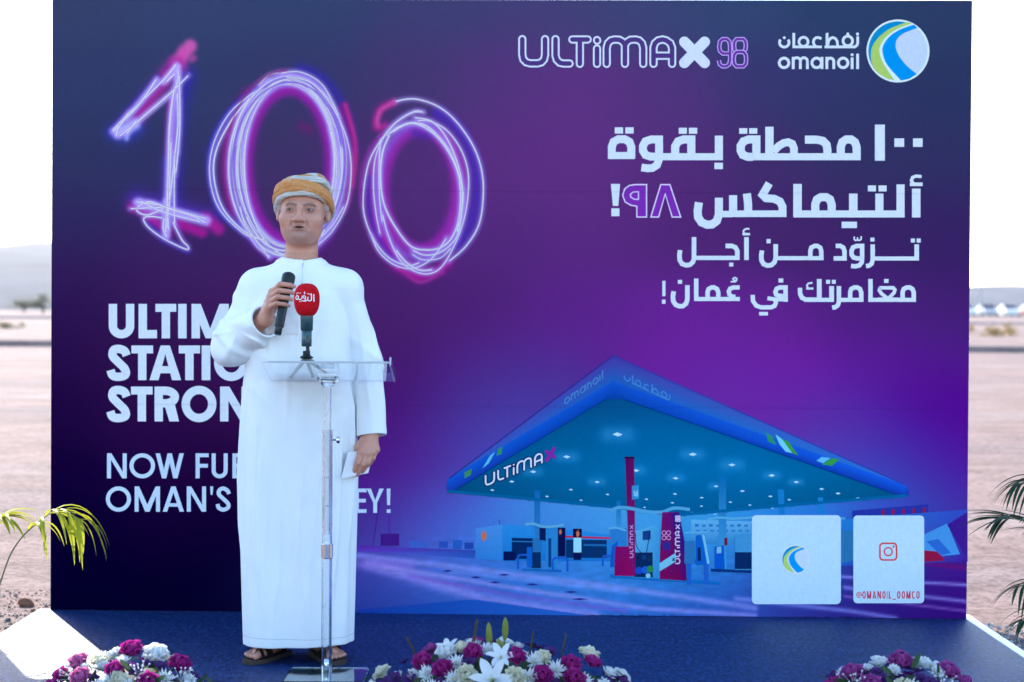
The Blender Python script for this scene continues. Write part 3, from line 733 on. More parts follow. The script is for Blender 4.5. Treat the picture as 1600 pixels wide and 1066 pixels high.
# columns
def COL(x0, x1, y0, y1, c, c2): st.poly([p5(x0, y0), p5(x0, y1), p5(x1, y1), p5(x1, y0)], [c2, c, c, c2])
COL(445,468,600,800,(46,122,196),(14,100,176)); COL(770,788,640,840,(76,164,224),(10,104,176)); COL(1176,1206,545,915,(60,150,216),(6,104,176))
st.poly([p6(376,545),p6(400,545),p6(404,645),p6(382,645)], (20,120,196)); st.poly([p6(528,575),p6(548,575),p6(552,645),p6(532,645)], (24,124,200))
# canopy
st.poly([(958,556),(702,748),(705,752),(958,598)], [(70,56,160),(56,92,196),(10,116,196),(20,96,190)])
st.poly([(958,556),(958,598),(1412,760),(1411,757)], [(70,56,160),(20,96,190),(24,120,206),(40,110,206)])
st.poly([(958,596),(700,748),(697,764),(704,770),(957,618)], [(18,84,204),(16,90,212),(24,60,176),(20,56,170),(6,66,176)])
st.poly([(958,596),(957,618),(1412,777),(1418,776),(1421,767),(1414,758)], [(18,84,204),(6,66,176),(14,50,160),(18,50,160),(24,60,180),(20,90,220)])
st.stroke([(958,556),(702,748)], 1.8, (46,40,140)); st.stroke([(958,556),(1412,757)], 1.8, (36,60,170)); st.stroke([(957,618),(704,771)], 1.2, (4,52,128)); st.stroke([(957,618),(1412,777)], 1.2, (4,52,128)); st.rect(947,618,974,624,(6,66,168))
for P, c in [([(1197,676),(1206,681),(1214,696),(1200,690)],(40,140,110)), ([(1212,679),(1222,686),(1238,708),(1228,706),(1218,694)],(110,200,240)), ([(1222,686),(1232,690),(1248,712),(1238,708)],(60,150,70)), ([(1300,716),(1312,718),(1300,728),(1284,726)],(50,150,70)), ([(1284,714),(1298,716),(1286,724),(1276,720)],(90,180,236)),
             ([(726,738),(738,732),(736,742),(726,748)],(60,140,90)), ([(766,712),(774,706),(764,724),(754,732)],(90,190,230)), ([(778,702),(786,698),(784,710),(776,712)],(50,140,110))]: st.poly(P, c)
for x, y, w in [(775,378,20),(573,467,15),(1072,457,15),(440,526,13),(848,521,14),(355,565,11),(694,567,11),(1005,552,12),(278,599,9),(590,597,9),(495,624,8),(735,616,8),(1003,614,9),(889,635,8),(630,639,7),(992,649,8),(995,676,5),(882,667,6)]:
    P5([(x - w, y), (x - w * 0.1, y - w * 0.42), (x + w, y), (x + w * 0.1, y + w * 0.42)], (176, 222, 255))
for x, y, w in [(55,412,16),(203,452,14),(354,492,13),(447,517,11),(543,543,10),(605,560,10),(680,578,9),(143,533,10),(243,551,10),(349,571,9),(420,584,8),(500,600,8),(89,576,8),(197,593,8),(271,604,7),(357,616,6),(88,608,7),(52,632,6),(140,638,6)]:
    st.poly([p6(x - w, y), p6(x, y - w * 0.4), p6(x + w, y), p6(x, y + w * 0.4)], (170, 220, 255))
st.stroke([(699,767.5),(953,791.5),(1060,804.5),(1240,788.5),(1417,774.5)], 4.5, (2, 96, 158))
# islands, pumps, rails
def ST5(P, w, c, sm_=True): st.stroke(cubic([p5(*p) for p in P], 5) if sm_ else [p5(*p) for p in P], w / 2.5385, c)
P5([(398,910),(552,916),(552,924),(398,918)], (16,96,184)); P5([(490,745),(536,745),(536,912),(490,912)], (40,128,204)); P5([(500,790),(512,790),(512,905),(500,905)], (10,60,130)); P5([(438,790),(474,790),(474,910),(438,910)], (36,110,180)); P5([(430,845),(470,845),(470,908),(430,908)], (10,44,96)); P5([(415,825),(436,825),(436,905),(415,905)], (14,92,200)); P5([(465,748),(490,750),(490,800),(465,796)], (8,30,90))
ST5([(408,736),(440,732),(480,744),(530,742),(562,736)], 9, (98,166,212))
for P in ([(380,912),(380,862),(388,856),(415,856)], [(518,920),(518,876),(526,868),(570,868),(576,876),(576,922)], [(716,900),(716,866),(722,860),(748,860)]): ST5(P, 8, (26,84,196), False)
P5([(745,932),(1180,962),(1180,975),(745,946)], (14,104,190)); P5([(745,755),(810,750),(812,900),(750,900)], (40,120,200)); P5([(752,820),(775,800),(775,900),(745,905)], (14,84,190))
P5([(835,765),(912,742),(942,742),(942,950),(835,946)], [(90,170,220),(86,170,222),(60,150,214),(40,130,204),(50,140,206)]); P5([(838,846),(914,846),(914,945),(838,944)], (8,40,92))
for x, y, r_, c in [(860,918,15,(20,70,190)),(885,915,15,(24,90,200)),(904,912,14,(40,130,70)),(855,868,9,(20,30,80)),(880,866,9,(16,60,120)),(902,872,9,(18,50,80)),(896,938,10,(120,190,220))]: st.disc(*p5(x, y), r_ / 2.5385, c, 12)
P5([(874,762),(906,758),(906,795),(874,797)], (20,60,130)); ST5([(846,770),(850,820),(870,850)], 3, (6,30,84)); ST5([(902,760),(896,810),(888,850)], 3, (6,30,84))
P5([(805,468),(840,468),(846,940),(822,940)], [(84,10,84),(96,14,96),(120,16,104),(130,20,110)]); P5([(765,822),(830,822),(832,940),(762,938)], [(120,14,100),(128,14,100),(140,10,96),(128,8,88)]); P5([(802,466),(842,466),(842,474),(802,474)], (40,10,70))
P5([(832,582),(860,578),(860,634),(832,636)], (40,142,206)); ST5([(840,600),(842,620),(848,622),(848,608),(841,608)], 3, (150,210,240), False); ST5([(853,598),(854,624)], 3, (150,210,240), False)
ST5([(742,682),(780,668),(830,672),(890,684),(950,686),(1000,670),(1062,676)], 13, (78,158,214)); ST5([(740,752),(770,748),(808,760)], 8, (90,166,216)); ST5([(1128,716),(1180,708),(1240,712),(1320,706)], 9, (84,164,218)); ST5([(1040,768),(1080,766),(1130,764)], 6, (90,170,220))
P5([(952,686),(1018,686),(1044,820),(1048,958),(942,952),(944,820)], [(116,14,104),(60,20,116),(66,16,110),(108,8,84),(120,10,88),(122,12,96)])
P5([(990,690),(1018,690),(1044,820),(1048,958),(1030,958),(1010,820)], [(50,22,130),(46,22,130),(52,18,122),(84,10,98),(100,10,96),(70,16,112)])
P5([(940,890),(1004,848),(1006,882),(941,921)], (112,186,228)); ST5([(992,868),(1002,880)], 4, (10,30,90), False); ST5([(1002,868),(992,880)], 4, (10,30,90), False)
for cx in (959, 977):
    ST5(circ(cx, 768, 8, 12), 2.6, (220,150,210), False); ST5(circ(cx, 788, 8, 12), 2.6, (220,150,210), False)
P5([(955,804),(984,804),(984,836),(955,836)], (44,40,140))
for P in ([(1058,972),(1058,892),(1068,882),(1116,882),(1126,892),(1126,972)],): ST5(P, 17, (28,92,196), False)
P5([(1085,778),(1106,776),(1130,888),(1128,895),(1085,895)], (12,92,196)); P5([(1110,775),(1120,780),(1140,890),(1130,892)], (110,186,226)); P5([(1092,826),(1104,826),(1106,880),(1092,880)], (6,40,100))
P5([(1160,822),(1196,818),(1200,915),(1160,915)], (10,84,196)); P5([(1168,824),(1186,822),(1186,848),(1168,850)], (110,176,216)); P5([(1145,910),(1320,918),(1320,928),(1145,922)], (10,50,120)); P5([(1240,775),(1310,770),(1310,915),(1240,915)], (60,140,204)); P5([(1240,845),(1310,845),(1310,912),(1240,912)], (8,40,96)); P5([(1040,800),(1080,800),(1080,890),(1040,890)], (40,110,180)); P5([(1198,788),(1210,788),(1210,818),(1198,818)], (110,20,60))
# right hand side behind the cards
st.poly([(1314,812),(1512,796),(1512,878),(1314,884)], [(30,120,206),(48,70,190),(60,24,150),(30,90,190)])
for P, c in [([(1314,830),(1334,830),(1334,876),(1314,880)],(40,110,170)), ([(1442,836),(1480,818),(1500,866),(1442,872)],(64,140,220)), ([(1480,820),(1512,800),(1512,874),(1504,862)],(56,26,140)), ([(1444,860),(1468,862),(1476,876),(1444,878)],(140,20,70)), ([(1448,846),(1466,842),(1486,864),(1470,868)],(40,100,200)), ([(1332,798),(1450,788),(1450,800),(1332,810)],(36,50,160))]: st.poly(P, c)
for i in range(5): st.rect(1378 + i * 16, 797 - i, 1382 + i * 16, 805 - i, (140, 20, 70))
# little dark marks and seams on the forecourt
for x, y, w in [(700,892,8),(744,902,9),(774,910,10),(788,898,9),(832,913,10),(892,925,12),(906,936,14)]: st.poly([(x - w, y), (x, y - 1.6), (x + w, y), (x, y + 1.6)], (40, 40, 140))
st.poly([(560,952),(745,936),(660,958),(560,962)], [(30,60,164),(28,84,186),(20,70,176),(16,52,150)]); st.poly([(560,962),(745,937),(930,963),(800,966),(560,964)], [(20,60,160),(26,84,188),(40,100,200),(20,80,184),(14,56,154)])
# lettering on the canopy
def fsk(x, y): return (753 + x * 0.0915, 752 - x * 0.0345 + (y - 250) * 0.098 - (x - 600) * .0035)
st.build('station_picture', BOARD)
tube_letters(fsk, 0.08, (16, 26, 96), (206, 226, 255), 'station_sign', BOARD, 74, 34, (130, 40, 170), False, 0.0030)
k = Ink(0.0030)
def fo(x, y): return (874 + x * 0.0815, 634 - x * 0.0555 + (y - 465) * 0.095)
for cx in (150, 452, 697): k.stroke([fo(*p) for p in circ(cx, 465, 46, 18)[:-1]], 2.2, (70, 130, 206), closed=True)
for P in ([(501,410),(501,522)],[(235,410),(235,522)],[(301,475),(301,522)],[(366,475),(366,522)],[(301,475),(290,430),(262,420),(240,440)],[(366,475),(355,430),(327,420),(305,440)],[(546,410),(546,522)],[(610,522),(610,465),(598,430),(570,420),(550,440)],[(780,415),(780,522)],[(831,370),(831,522)]): k.stroke([fo(*p) for p in P], 2.2, (70, 130, 206))
k.build('station_sign', BOARD); k = Ink(0.0030)
def fa(x, y): return (965 + x * 0.0985, 583 + x * 0.046 + (y - 265) * 0.095)
for P in ([(832,220),(832,280),(805,317),(525,317)], circ(740,262,44,16), [(548,188),(548,325)], [(556,300),(580,238),(602,230),(642,266),(647,317)], [(496,242),(470,230),(426,250),(421,275),(452,317),(500,317)], [(500,317),(230,317)], circ(330,270,42,16), [(240,188),(240,325)], circ(152,275,44,16,-36,216)): k.stroke([fa(*p) for p in P], 2.2, (64, 130, 212))
k.build('station_sign', BOARD); k = Ink(0.0030)
def fv(x, y): return (1059 + (y - 250) * 0.045, 884 - x * 0.052)
for P in ([(67,170),(67,290),(115,325),(165,325),(213,290),(213,170)], [(280,170),(280,290),(320,326),(370,326)], [(388,172),(486,172)], [(436,172),(436,328)], [(546,230),(546,328)], [(608,328),(608,210),(650,172),(690,174),(725,206),(725,328)], [(725,206),(770,172),(810,175),(842,215),(842,328)], [(908,328),(908,210),(960,172),(1000,180),(1027,215),(1027,328)], [(908,276),(1027,276)], [(1106,187),(1236,322)], [(1236,187),(1106,322)], circ(1365,215,36,10), circ(1365,300,36,10), circ(1462,215,36,10), circ(1462,300,36,10)):
    k.stroke([fv(*p) for p in P], 1.7, (214, 190, 236))
k.build('station_sign', BOARD); k = Ink(0.0030)
def fv2(x, y): return (987 + (y - 250) * 0.034, 874 - x * 0.043)
for P in ([(67,170),(67,290),(115,325),(165,325),(213,290),(213,170)], [(280,170),(280,290),(320,326),(370,326)], [(388,172),(486,172)], [(436,172),(436,328)], [(546,230),(546,328)], [(608,328),(608,210),(650,172),(690,174),(725,206),(725,328)], [(725,206),(770,172),(842,215),(842,328)], [(908,328),(908,210),(960,172),(1027,215),(1027,328)], [(1106,187),(1236,322)], [(1236,187),(1106,322)]):
    k.stroke([fv2(*p) for p in P], 1.2, (190, 150, 220))
k.build('station_sign', BOARD)

for v_ in (295, 631):
    k = Ink(0.0036); k.stroke([(80 + i * 36, v_ + (i * 36) * .006) for i in range(40)], 3.2, (24, 14, 70), soft=[0, .6, 0], alpha=.20); k.build('seam', BOARD, PRINT_SOFT)
# --- two pale cards (codes left out)
CARD = (178, 214, 252)
k = Ink(0.0034); k.rrect(1175, 805, 1314, 944, 7, CARD); k.build('card', BOARD)
k = Ink(0.0034); k.rrect(1333.5, 805.5, 1444, 942.5, 6, CARD)
RED = (200, 60, 70)
def rring(k, cx, cy, r_, q, w, c): k.stroke([(cx + sx * (r_ - q) + q * math.cos(R(a)), cy + sy * (r_ - q) + q * math.sin(R(a))) for sx, sy, a0 in ((1, -1, -90), (1, 1, 0), (-1, 1, 90), (-1, -1, 180)) for a in range(a0, a0 + 91, 18)], w, c, closed=True)
rring(k, 1388, 862, 13, 5, 2.6, RED); k.stroke(circ(1388, 862, 6.2, 20)[:-1], 2.2, RED, closed=True); k.disc(1396.5, 854, 1.7, RED, 10)
x = 1346.0
HC = (190, 40, 80)
k.stroke(circ(1342.5, 929.5, 4.0, 18, 60, 395), 1.2, HC); k.stroke(circ(1342.5, 929.5, 1.7, 10)[:-1], 1.1, HC, closed=True)
for ch, w in zip('OMANOIL_OOMCO', [6.2, 7.6, 6.6, 6.6, 6.2, 2.0, 5.0, 6.0, 6.2, 6.2, 7.6, 6.0, 6.2]):
    glyph(k, ch, x + 1.6, x + w + 0.6, 923.5, 935.5, 1.6, HC); x += w + 1.0
k.build('card', BOARD)
emblem(lambda x, y: (1243.5 + (x - 1205) * 0.0765, 874 + (y - 355) * 0.0765), 0.0765, 'brand_emblem', 0.0038)

# ------------------------------------------------------------------ implicit-surface modelling (for the man)
def smin(a, b, k):
    h_ = np.clip(0.5 + 0.5 * (b - a) / k, 0, 1)
    return b + (a - b) * h_ - k * h_ * (1 - h_)
def smax(a, b, k): return -smin(-a, -b, k)
def seg(p, a, b, ra, rb):
    a, b = np.asarray(a, np.float32), np.asarray(b, np.float32)
    ab = b - a
    t = np.clip(((p - a) @ ab) / (ab @ ab + 1e-12), 0, 1)
    return np.linalg.norm(p - a - t[:, None] * ab, axis=1) - (ra + t * (rb - ra))
def elli(p, c, r_):
    q = p - np.asarray(c, np.float32); r_ = np.asarray(r_, np.float32)
    k0 = np.linalg.norm(q / r_, axis=1); k1 = np.linalg.norm(q / (r_ * r_), axis=1) + 1e-9
    return k0 * (k0 - 1) / k1
def surface_nets(sd, org, h):
    ins = sd < 0
    cnt = np.zeros(tuple(s - 1 for s in sd.shape), np.uint8)
    nx_, ny_, nz_ = cnt.shape
    for dx in (0, 1):
        for dy in (0, 1):
            for dz in (0, 1): cnt += ins[dx:dx + nx_, dy:dy + ny_, dz:dz + nz_]
    act = np.argwhere((cnt > 0) & (cnt < 8))
    vid = np.full(cnt.shape, -1, np.int32); vid[tuple(act.T)] = np.arange(len(act))
    acc = np.zeros((len(act), 3)); n = np.zeros(len(act))
    cs = [np.array(c) for c in np.ndindex(2, 2, 2)]
    for a in cs:
        for b in cs:
            if (b - a).sum() == 1 and (b - a).min() >= 0:
                va = sd[tuple((act + a).T)]; vb = sd[tuple((act + b).T)]
                mk = (va < 0) != (vb < 0)
                t = np.where(mk, va / np.where(mk, va - vb, 1), 0)
                acc += mk[:, None] * (a + t[:, None] * (b - a)); n += mk
    V = org + h * (act + acc / n[:, None])
    F = []
    for ax in range(3):
        o1, o2 = (ax + 1) % 3, (ax + 2) % 3
        sl0 = [slice(None)] * 3; sl1 = [slice(None)] * 3
        sl0[ax] = slice(0, -1); sl1[ax] = slice(1, None)
        A, B = ins[tuple(sl0)], ins[tuple(sl1)]
        for flip, msk in ((False, A & ~B), (True, B & ~A)):
            e = np.argwhere(msk)
            e = e[(e[:, o1] > 0) & (e[:, o2] > 0) & (e[:, o1] < cnt.shape[o1]) & (e[:, o2] < cnt.shape[o2])]
            d1 = np.zeros(3, int); d1[o1] = 1; d2 = np.zeros(3, int); d2[o2] = 1
            q = np.stack([vid[tuple((e - d1 - d2).T)], vid[tuple((e - d2).T)], vid[tuple(e.T)], vid[tuple((e - d1).T)]], 1)
            F.append(q[:, ::-1] if flip else q)
    F = np.concatenate(F)
    return V, F[(F >= 0).all(1)]
def implicit(fn, lo, hi, h, slack=1.0):
    lo, hi = np.array(lo, float), np.array(hi, float)
    B = 8
    nb = np.ceil((hi - lo) / (h * B)).astype(int)
    sd = np.ones(tuple(nb * B + 1), np.float32)
    ctr = np.stack(np.meshgrid(*[np.arange(k) for k in nb], indexing='ij'), -1).reshape(-1, 3)
    c = fn((lo + (ctr + 0.5) * B * h).astype(np.float32))
    near = np.abs(c) < slack * B * h * 0.9 + 0.012
    loc = np.stack(np.meshgrid(*[np.arange(B + 1)] * 3, indexing='ij'), -1).reshape(-1, 3)
    for cc, sgn in zip(ctr[~near], c[~near]):
        i, j, k = cc * B; sd[i:i + B + 1, j:j + B + 1, k:k + B + 1] = 1.0 if sgn > 0 else -1.0
    nz = ctr[near]
    for s0_ in range(0, len(nz), 600):
        blk = nz[s0_:s0_ + 600]
        idx_ = (blk[:, None, :] * B + loc[None]).reshape(-1, 3)
        val = fn((lo + idx_ * h).astype(np.float32))
        sd[idx_[:, 0], idx_[:, 1], idx_[:, 2]] = val
    return surface_nets(sd, lo, h)

# ------------------------------------------------------------------ the man
MAN = empty('person', (-0.783, 7.38, 0.0))
tag(MAN, 'man in long white robe and ochre turban speaking into a handheld microphone', 'person')
HO = np.array([0.012, -0.010, 1.649], np.float32)            # head origin, at eye height
hm = (Matrix.Rotation(R(-1.0), 3, 'Z') @ Matrix.Rotation(R(-3.0), 3, 'X') @ Matrix.Rotation(R(1.5), 3, 'Y'))
HR = np.array(hm, np.float32)
HS = np.array([1.10, 1.03, .925], np.float32)               # breadth, depth and height of the face
def to_turban(p): return (p - HO) @ HR
def from_turban(q): return np.asarray(q, np.float32) @ HR.T + HO
def to_head(p): return to_turban(p) / HS
def from_head(q): return from_turban(np.asarray(q, np.float32) * HS)

def sd_head(q):
    d = elli(q, (0, .012, .030), (.075, .093, .080))
    d = smin(d, elli(q, (0, -.020, -.042), (.0715, .070, .088)), .03)
    d = smin(d, elli(q, (0, -.030, -.083), (.060, .052, .042)), .025)
    d = smin(d, elli(q, (0, -.074, -.106), (.026, .020, .018)), .022)
    d = smin(d, elli(q, (0, -.022, -.110), (.049, .046, .026)), .025)
    for s in (-1, 1):
        d = smin(d, elli(q, (s * .042, -.058, -.036), (.030, .030, .032)), .02)
    d = smin(d, seg(q, (-.036, -.080, .017), (.036, -.080, .017), .012, .012), .014)
    for s in (-1, 1):
        d = smax(d, -elli(q, (s * .033, -.103, .000), (.021, .021, .0125)), .014)
        d = smin(d, elli(q, (s * .0325, -.0785, -.001), (.0165, .0145, .0115)), .006)
        d = smax(d, -elli(q, (s * .0325, -.096, -.0022), (.0135, .014, .0030)), .0022)
    d = smin(d, seg(q, (0, -.084, .010), (0, -.108, -.036), .0070, .0110), .012)
    d = smin(d, elli(q, (0, -.110, -.041), (.0140, .0115, .0112)), .008)
    for s in (-1, 1):
        d = smin(d, elli(q, (s * .0160, -.099, -.044), (.0100, .012, .0090)), .006)
        d = smax(d, -elli(q, (s * .008, -.105, -.0525), (.0042, .006, .0045)), .003)
    d = smin(d, elli(q, (0, -.077, -.070), (.036, .0165, .026)), .016)
    for a in range(6):
        t0, t1 = -1 + a / 3, -1 + (a + 1) / 3
        f_ = lambda t, y, z, bow: (t * .0245, y + .011 * t * t, z + bow * t * t)
        d = smin(d, seg(q, f_(t0, -.0920, -.0662, -.005), f_(t1, -.0920, -.0662, -.005), .0044, .0044), .006)
        d = smin(d, seg(q, f_(t0, -.0910, -.0778, .004), f_(t1, -.0910, -.0778, .004), .0054, .0054), .006)
    d = smax(d, -elli(q, (0, -.097, -.0718), (.0150, .012, .0027)), .002)
    d = smax(d, -elli(q, (0, -.0985, -.0905), (.018, .008, .0045)), .010)
    for s in (-1, 1):
        e = elli(q, (s * .082, .016, -.012), (.0105, .018, .028))
        e = smax(e, -elli(q, (s * .091, .008, -.008), (.0075, .011, .019)), .004)
        d = smin(d, e, .006)
        d = smax(d, -seg(q, (s * .021, -.093, -.0145), (s * .044, -.085, -.012), .0014, .0014), .006)
        d = smax(d, -seg(q, (s * .012, -.1, .0105), (s * .045, -.089, .0085), .0016, .0010), .006)
        # fold from nostril to mouth corner
        d = smax(d, -seg(q, (s * .021, -.096, -.046), (s * .033, -.086, -.074), .0028, .0022), .008)
    return d

MB_, MT_ = np.array([-.049, -.262, 1.200]), np.array([-.019, -.172, 1.418])      # handheld microphone, foot and top
def mic_at(z): return MB_ + (MT_ - MB_) * (z - MB_[2]) / (MT_[2] - MB_[2])
WR, WL = np.array([-.104, -.184, 1.254]), np.array([.270, -.058, .842])
def fingers_right():
    out = []
    for z0, reach, r_, zk in ((1.377, 0.0, .0092, 1.352), (1.354, .001, .0095, 1.334), (1.331, -.001, .0091, 1.315), (1.308, -.006, .0080, 1.297)):
        m_ = mic_at(z0)
        K = np.array([m_[0] - .054, m_[1] + .002, zk]); P = np.array([m_[0] - .021, m_[1] - .0300, z0 + .003])
        D = np.array([m_[0] + .013 + reach, m_[1] - .0285, z0 - .001]); T = np.array([m_[0] + .027 + reach, m_[1] - .0115, z0 - .006])
        out.append((K, P, D, T, r_))
    return out
def fingers_left():
    return [(np.array(K), np.array(P), np.array(D), np.array(T), r_) for K, P, D, T, r_ in (
        ((.238, -0.102, .772), (.226, -0.114, .733), (.214, -0.104, .708), (.206, -0.096, .692), .0093),
        ((.257, -0.098, .768), (.245, -0.112, .728), (.231, -0.101, .703), (.221, -0.092, .688), .0095),
        ((.275, -0.087, .771), (.263, -0.102, .733), (.248, -0.093, .711), (.238, -0.084, .697), .0091),
        ((.290, -0.071, .780), (.281, -0.085, .749), (.268, -0.080, .730), (.258, -0.073, .717), .0080))]
FR, FL = fingers_right(), fingers_left()
def sd_hand(p, W, fs, thumb, tk=.012):
    d = None
    for K, P, D, T, r_ in fs:
        palm = seg(p, W, K, .0225, .0135)
        d = palm if d is None else smin(d, palm, tk)
    for (K, P, D, T, r_) in fs: d = smin(d, seg(p, K, K, .0125, .0125), .008)
    f_ = None
    for K, P, D, T, r_ in fs:
        g = smin(smin(seg(p, K, P, r_ * 1.12, r_ * 1.02), seg(p, P, D, r_ * 1.04, r_ * .95), .003), seg(p, D, T, r_ * .95, r_ * .82), .003)
        f_ = g if f_ is None else np.minimum(f_, g)
    d = smin(d, f_, .005)
    for a, b, ra, rb in thumb: d = smin(d, seg(p, a, b, ra, rb), .007)
    return d
mR = mic_at(1.36)
TH_R = [(WR + (.012, .016, .02), (mR[0] - .034, mR[1] + .018, 1.312), .019, .0135), ((mR[0] - .034, mR[1] + .018, 1.312), (mR[0] - .010, mR[1] + .027, 1.352), .0125, .0105), ((mR[0] - .010, mR[1] + .027, 1.352), (mR[0] + .010, mR[1] + .026, 1.375), .0105, .0085)]
TH_L = [(WL + (-.012, -.010, -.012), (.224, -.074, .788), .019, .0135), ((.224, -.074, .788), (.216, -.070, .752), .0125, .011), ((.216, -.070, .752), (.219, -.064, .725), .0108, .009)]
FEET = []
for sx in (-1, 1):
    heel = np.array([sx * .062, .078]); toe = np.array([sx * .158, -.112]) if sx < 0 else np.array([.150, -.106])
    dd = (toe - heel) / np.linalg.norm(toe - heel); inner = np.array([dd[1], -dd[0]]) * (1 if sx < 0 else -1)
    if inner[0] * sx > 0: inner = -inner
    FEET.append((heel, dd, inner, sx))
def sd_foot(p, ft):
    heel, d_, n_, sx = ft
    P3 = lambda u, w, z: (heel[0] + d_[0] * u + n_[0] * w, heel[1] + d_[1] * u + n_[1] * w, z)
    d = seg(p, P3(.01, 0, .055), P3(.12, .004, .052), .034, .030)
    d = smin(d, seg(p, P3(.12, .004, .048), P3(.178, .006, .038), .033, .020), .02)
    d = smin(d, seg(p, P3(.150, .028, .038), P3(.178, .024, .036), .018, .016), .015); d = smin(d, seg(p, P3(.13, -.024, .036), P3(.160, -.026, .033), .017, .014), .015)
    d = smin(d, seg(p, P3(.045, 0, .10), P3(.10, .004, .062), .034, .028), .025)
    for w, u0, u1, r_ in ((.026, .178, .224, .0125), (.006, .182, .222, .0092), (-.011, .176, .213, .0087), (-.026, .166, .201, .0082), (-.039, .152, .186, .0078)):
        d = smin(d, seg(p, P3(u0, w, .035), P3(u1, w * 1.05, .029), r_, r_ * .9), .006)
    return d
def sd_body(p):
    N_ = len(p); out = np.full(N_, 1.0, np.float32)
    def part(msk, f_, k=None):
        if not msk.any(): return
        v = f_(p[msk]).astype(np.float32)
        out[msk] = np.minimum(out[msk], v) if k is None else smin(out[msk], v, k)
    x, y, z = p.T
    def trunk(q):
        d = elli(q, (0, .012, 1.23), (.150, .098, .21)); d = smin(d, elli(q, (0, .012, .95), (.150, .105, .15)), .06)
        for s in (-1, 1):
            d = smin(d, seg(q, (0, .02, 1.40), (s * .145, .013, 1.365), .05, .040), .03)
            d = smin(d, smin(seg(q, (s * .085, .012, .92), (s * .083, .0, .50), .078, .052), seg(q, (s * .083, 0, .50), (s * .070, .050, .10), .052, .036), .02), .03)
        return d
    part(z < 1.5, trunk)
    part(z > 1.33, lambda q: smin(seg(q, (0, .018, 1.39), (.008, .018, 1.58), .066, .057), sd_head(to_head(q)) * .97, .022) if True else None, .03)
    part((x < -.05) & (z > 1.05) & (z < 1.45), lambda q: smin(seg(q, (-.150, .012, 1.36), (-.246, -.026, 1.16), .040, .036), seg(q, (-.246, -.026, 1.16), WR, .040, .0265), .02), .02)
    part((x > .1) & (z > .78) & (z < 1.45), lambda q: smin(seg(q, (.158, .010, 1.36), (.246, .008, 1.09), .040, .036), seg(q, (.246, .008, 1.09), WL, .040, .0275), .02), .02)
    part((x < .05) & (x > -.2) & (y < -.1) & (z > 1.18) & (z < 1.45), lambda q: sd_hand(q, WR, FR, TH_R), .012)
    part((x > .15) & (y < .06) & (z > .65) & (z < .90), lambda q: sd_hand(q, WL, FL, TH_L), .012)
    for ft in FEET: part((z < .2) & (x * ft[3] > -.02), lambda q: sd_foot(q, ft), .02)
    return out
V, F = implicit(sd_body, (-.33, -.31, 0.0), (.34, .20, 1.80), .0030)

# skin tones by region, plus shade painted into eye sockets, folds and lip gap
q = to_head(V.astype(np.float32)); hx_, hy_, hz_ = q.T
sk = np.tile(np.array([.63, .295, .200]), (len(V), 1))
def tint(mask, c):
    global sk
    mask = np.clip(mask, 0, 1)[:, None]; sk = sk * (1 - mask) + np.array(c) * mask
def blob(cx, cy, cz, rx, ry, rz, pw=2.0): return np.exp(-((((hx_ - cx) / rx) ** 2 + ((hy_ - cy) / ry) ** 2 + ((hz_ - cz) / rz) ** 2)) ** (pw / 2))
face = (V[:, 2] > 1.50)
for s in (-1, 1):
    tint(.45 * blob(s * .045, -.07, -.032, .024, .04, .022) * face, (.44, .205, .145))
    tint(.85 * blob(s * .0325, -.09, .001, .020, .03, .0100) * face, (.14, .068, .050))  # eye socket shade, painted into the skin colour
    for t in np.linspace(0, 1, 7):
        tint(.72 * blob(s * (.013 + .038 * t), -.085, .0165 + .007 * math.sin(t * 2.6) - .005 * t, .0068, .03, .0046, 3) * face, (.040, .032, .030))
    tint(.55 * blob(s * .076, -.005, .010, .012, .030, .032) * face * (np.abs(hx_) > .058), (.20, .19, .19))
    tint(.7 * blob(s * .026, -.094, -.060, .0045, .03, .017) * face, (.24, .115, .085))  # painted shade along the nostril-to-mouth fold
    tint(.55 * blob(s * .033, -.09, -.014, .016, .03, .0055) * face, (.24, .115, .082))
tint(.62 * blob(0, -.085, -.102, .062, .07, .032, 4) * face, (.27, .165, .135)); tint(.42 * blob(0, -.1, -.058, .026, .03, .008, 4) * face, (.22, .145, .125))
tint(.85 * blob(0, -.10, -.0722, .021, .03, .0098, 4) * face, (.29, .115, .095)); tint(.95 * blob(0, -.095, -.0718, .0175, .03, .0036, 4) * face, (.030, .016, .016))
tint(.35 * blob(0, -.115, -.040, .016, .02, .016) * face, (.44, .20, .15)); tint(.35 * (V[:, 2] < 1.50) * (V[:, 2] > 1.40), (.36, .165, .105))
tint(.25 * blob(0, -.08, .03, .05, .05, .02) * face, (.44, .26, .19))
for fs in (FR, FL):
    for K, P, D, T, r_ in fs:
        for J, a in ((K, .4), (P, .35), (D, .3)): tint(a * np.exp(-(np.linalg.norm(V - J, axis=1) / .013) ** 2), (.36, .155, .105))
tint(.2 * ((V[:, 2] < .2)), (.36, .18, .13))
m = NT('skin')
a_ = m.n('ShaderNodeAttribute'); a_.attribute_name = 'Col'
m.set(Base_Color=m.mix(0.5, a_.outputs['Color'], m.ramp(m.noise(120, 4, 0.6), [(0.3, (.84, .80, .78)), (0.7, (1.08, 1.05, 1.05))]), 'MULTIPLY'), Roughness=0.46)
m.p.inputs['Subsurface Weight'].default_value = 0.12
m.p.inputs['Subsurface Radius'].default_value = (0.010, 0.004, 0.002)
m.p.inputs['Subsurface Scale'].default_value = 0.6
m.bump(m.noise(420, 4, 0.7), 0.25, 0.0012)
body = link('body', fast_mesh('body', V, F, np.c_[sk, np.ones(len(V))]), m.mat, MAN, smooth=True)

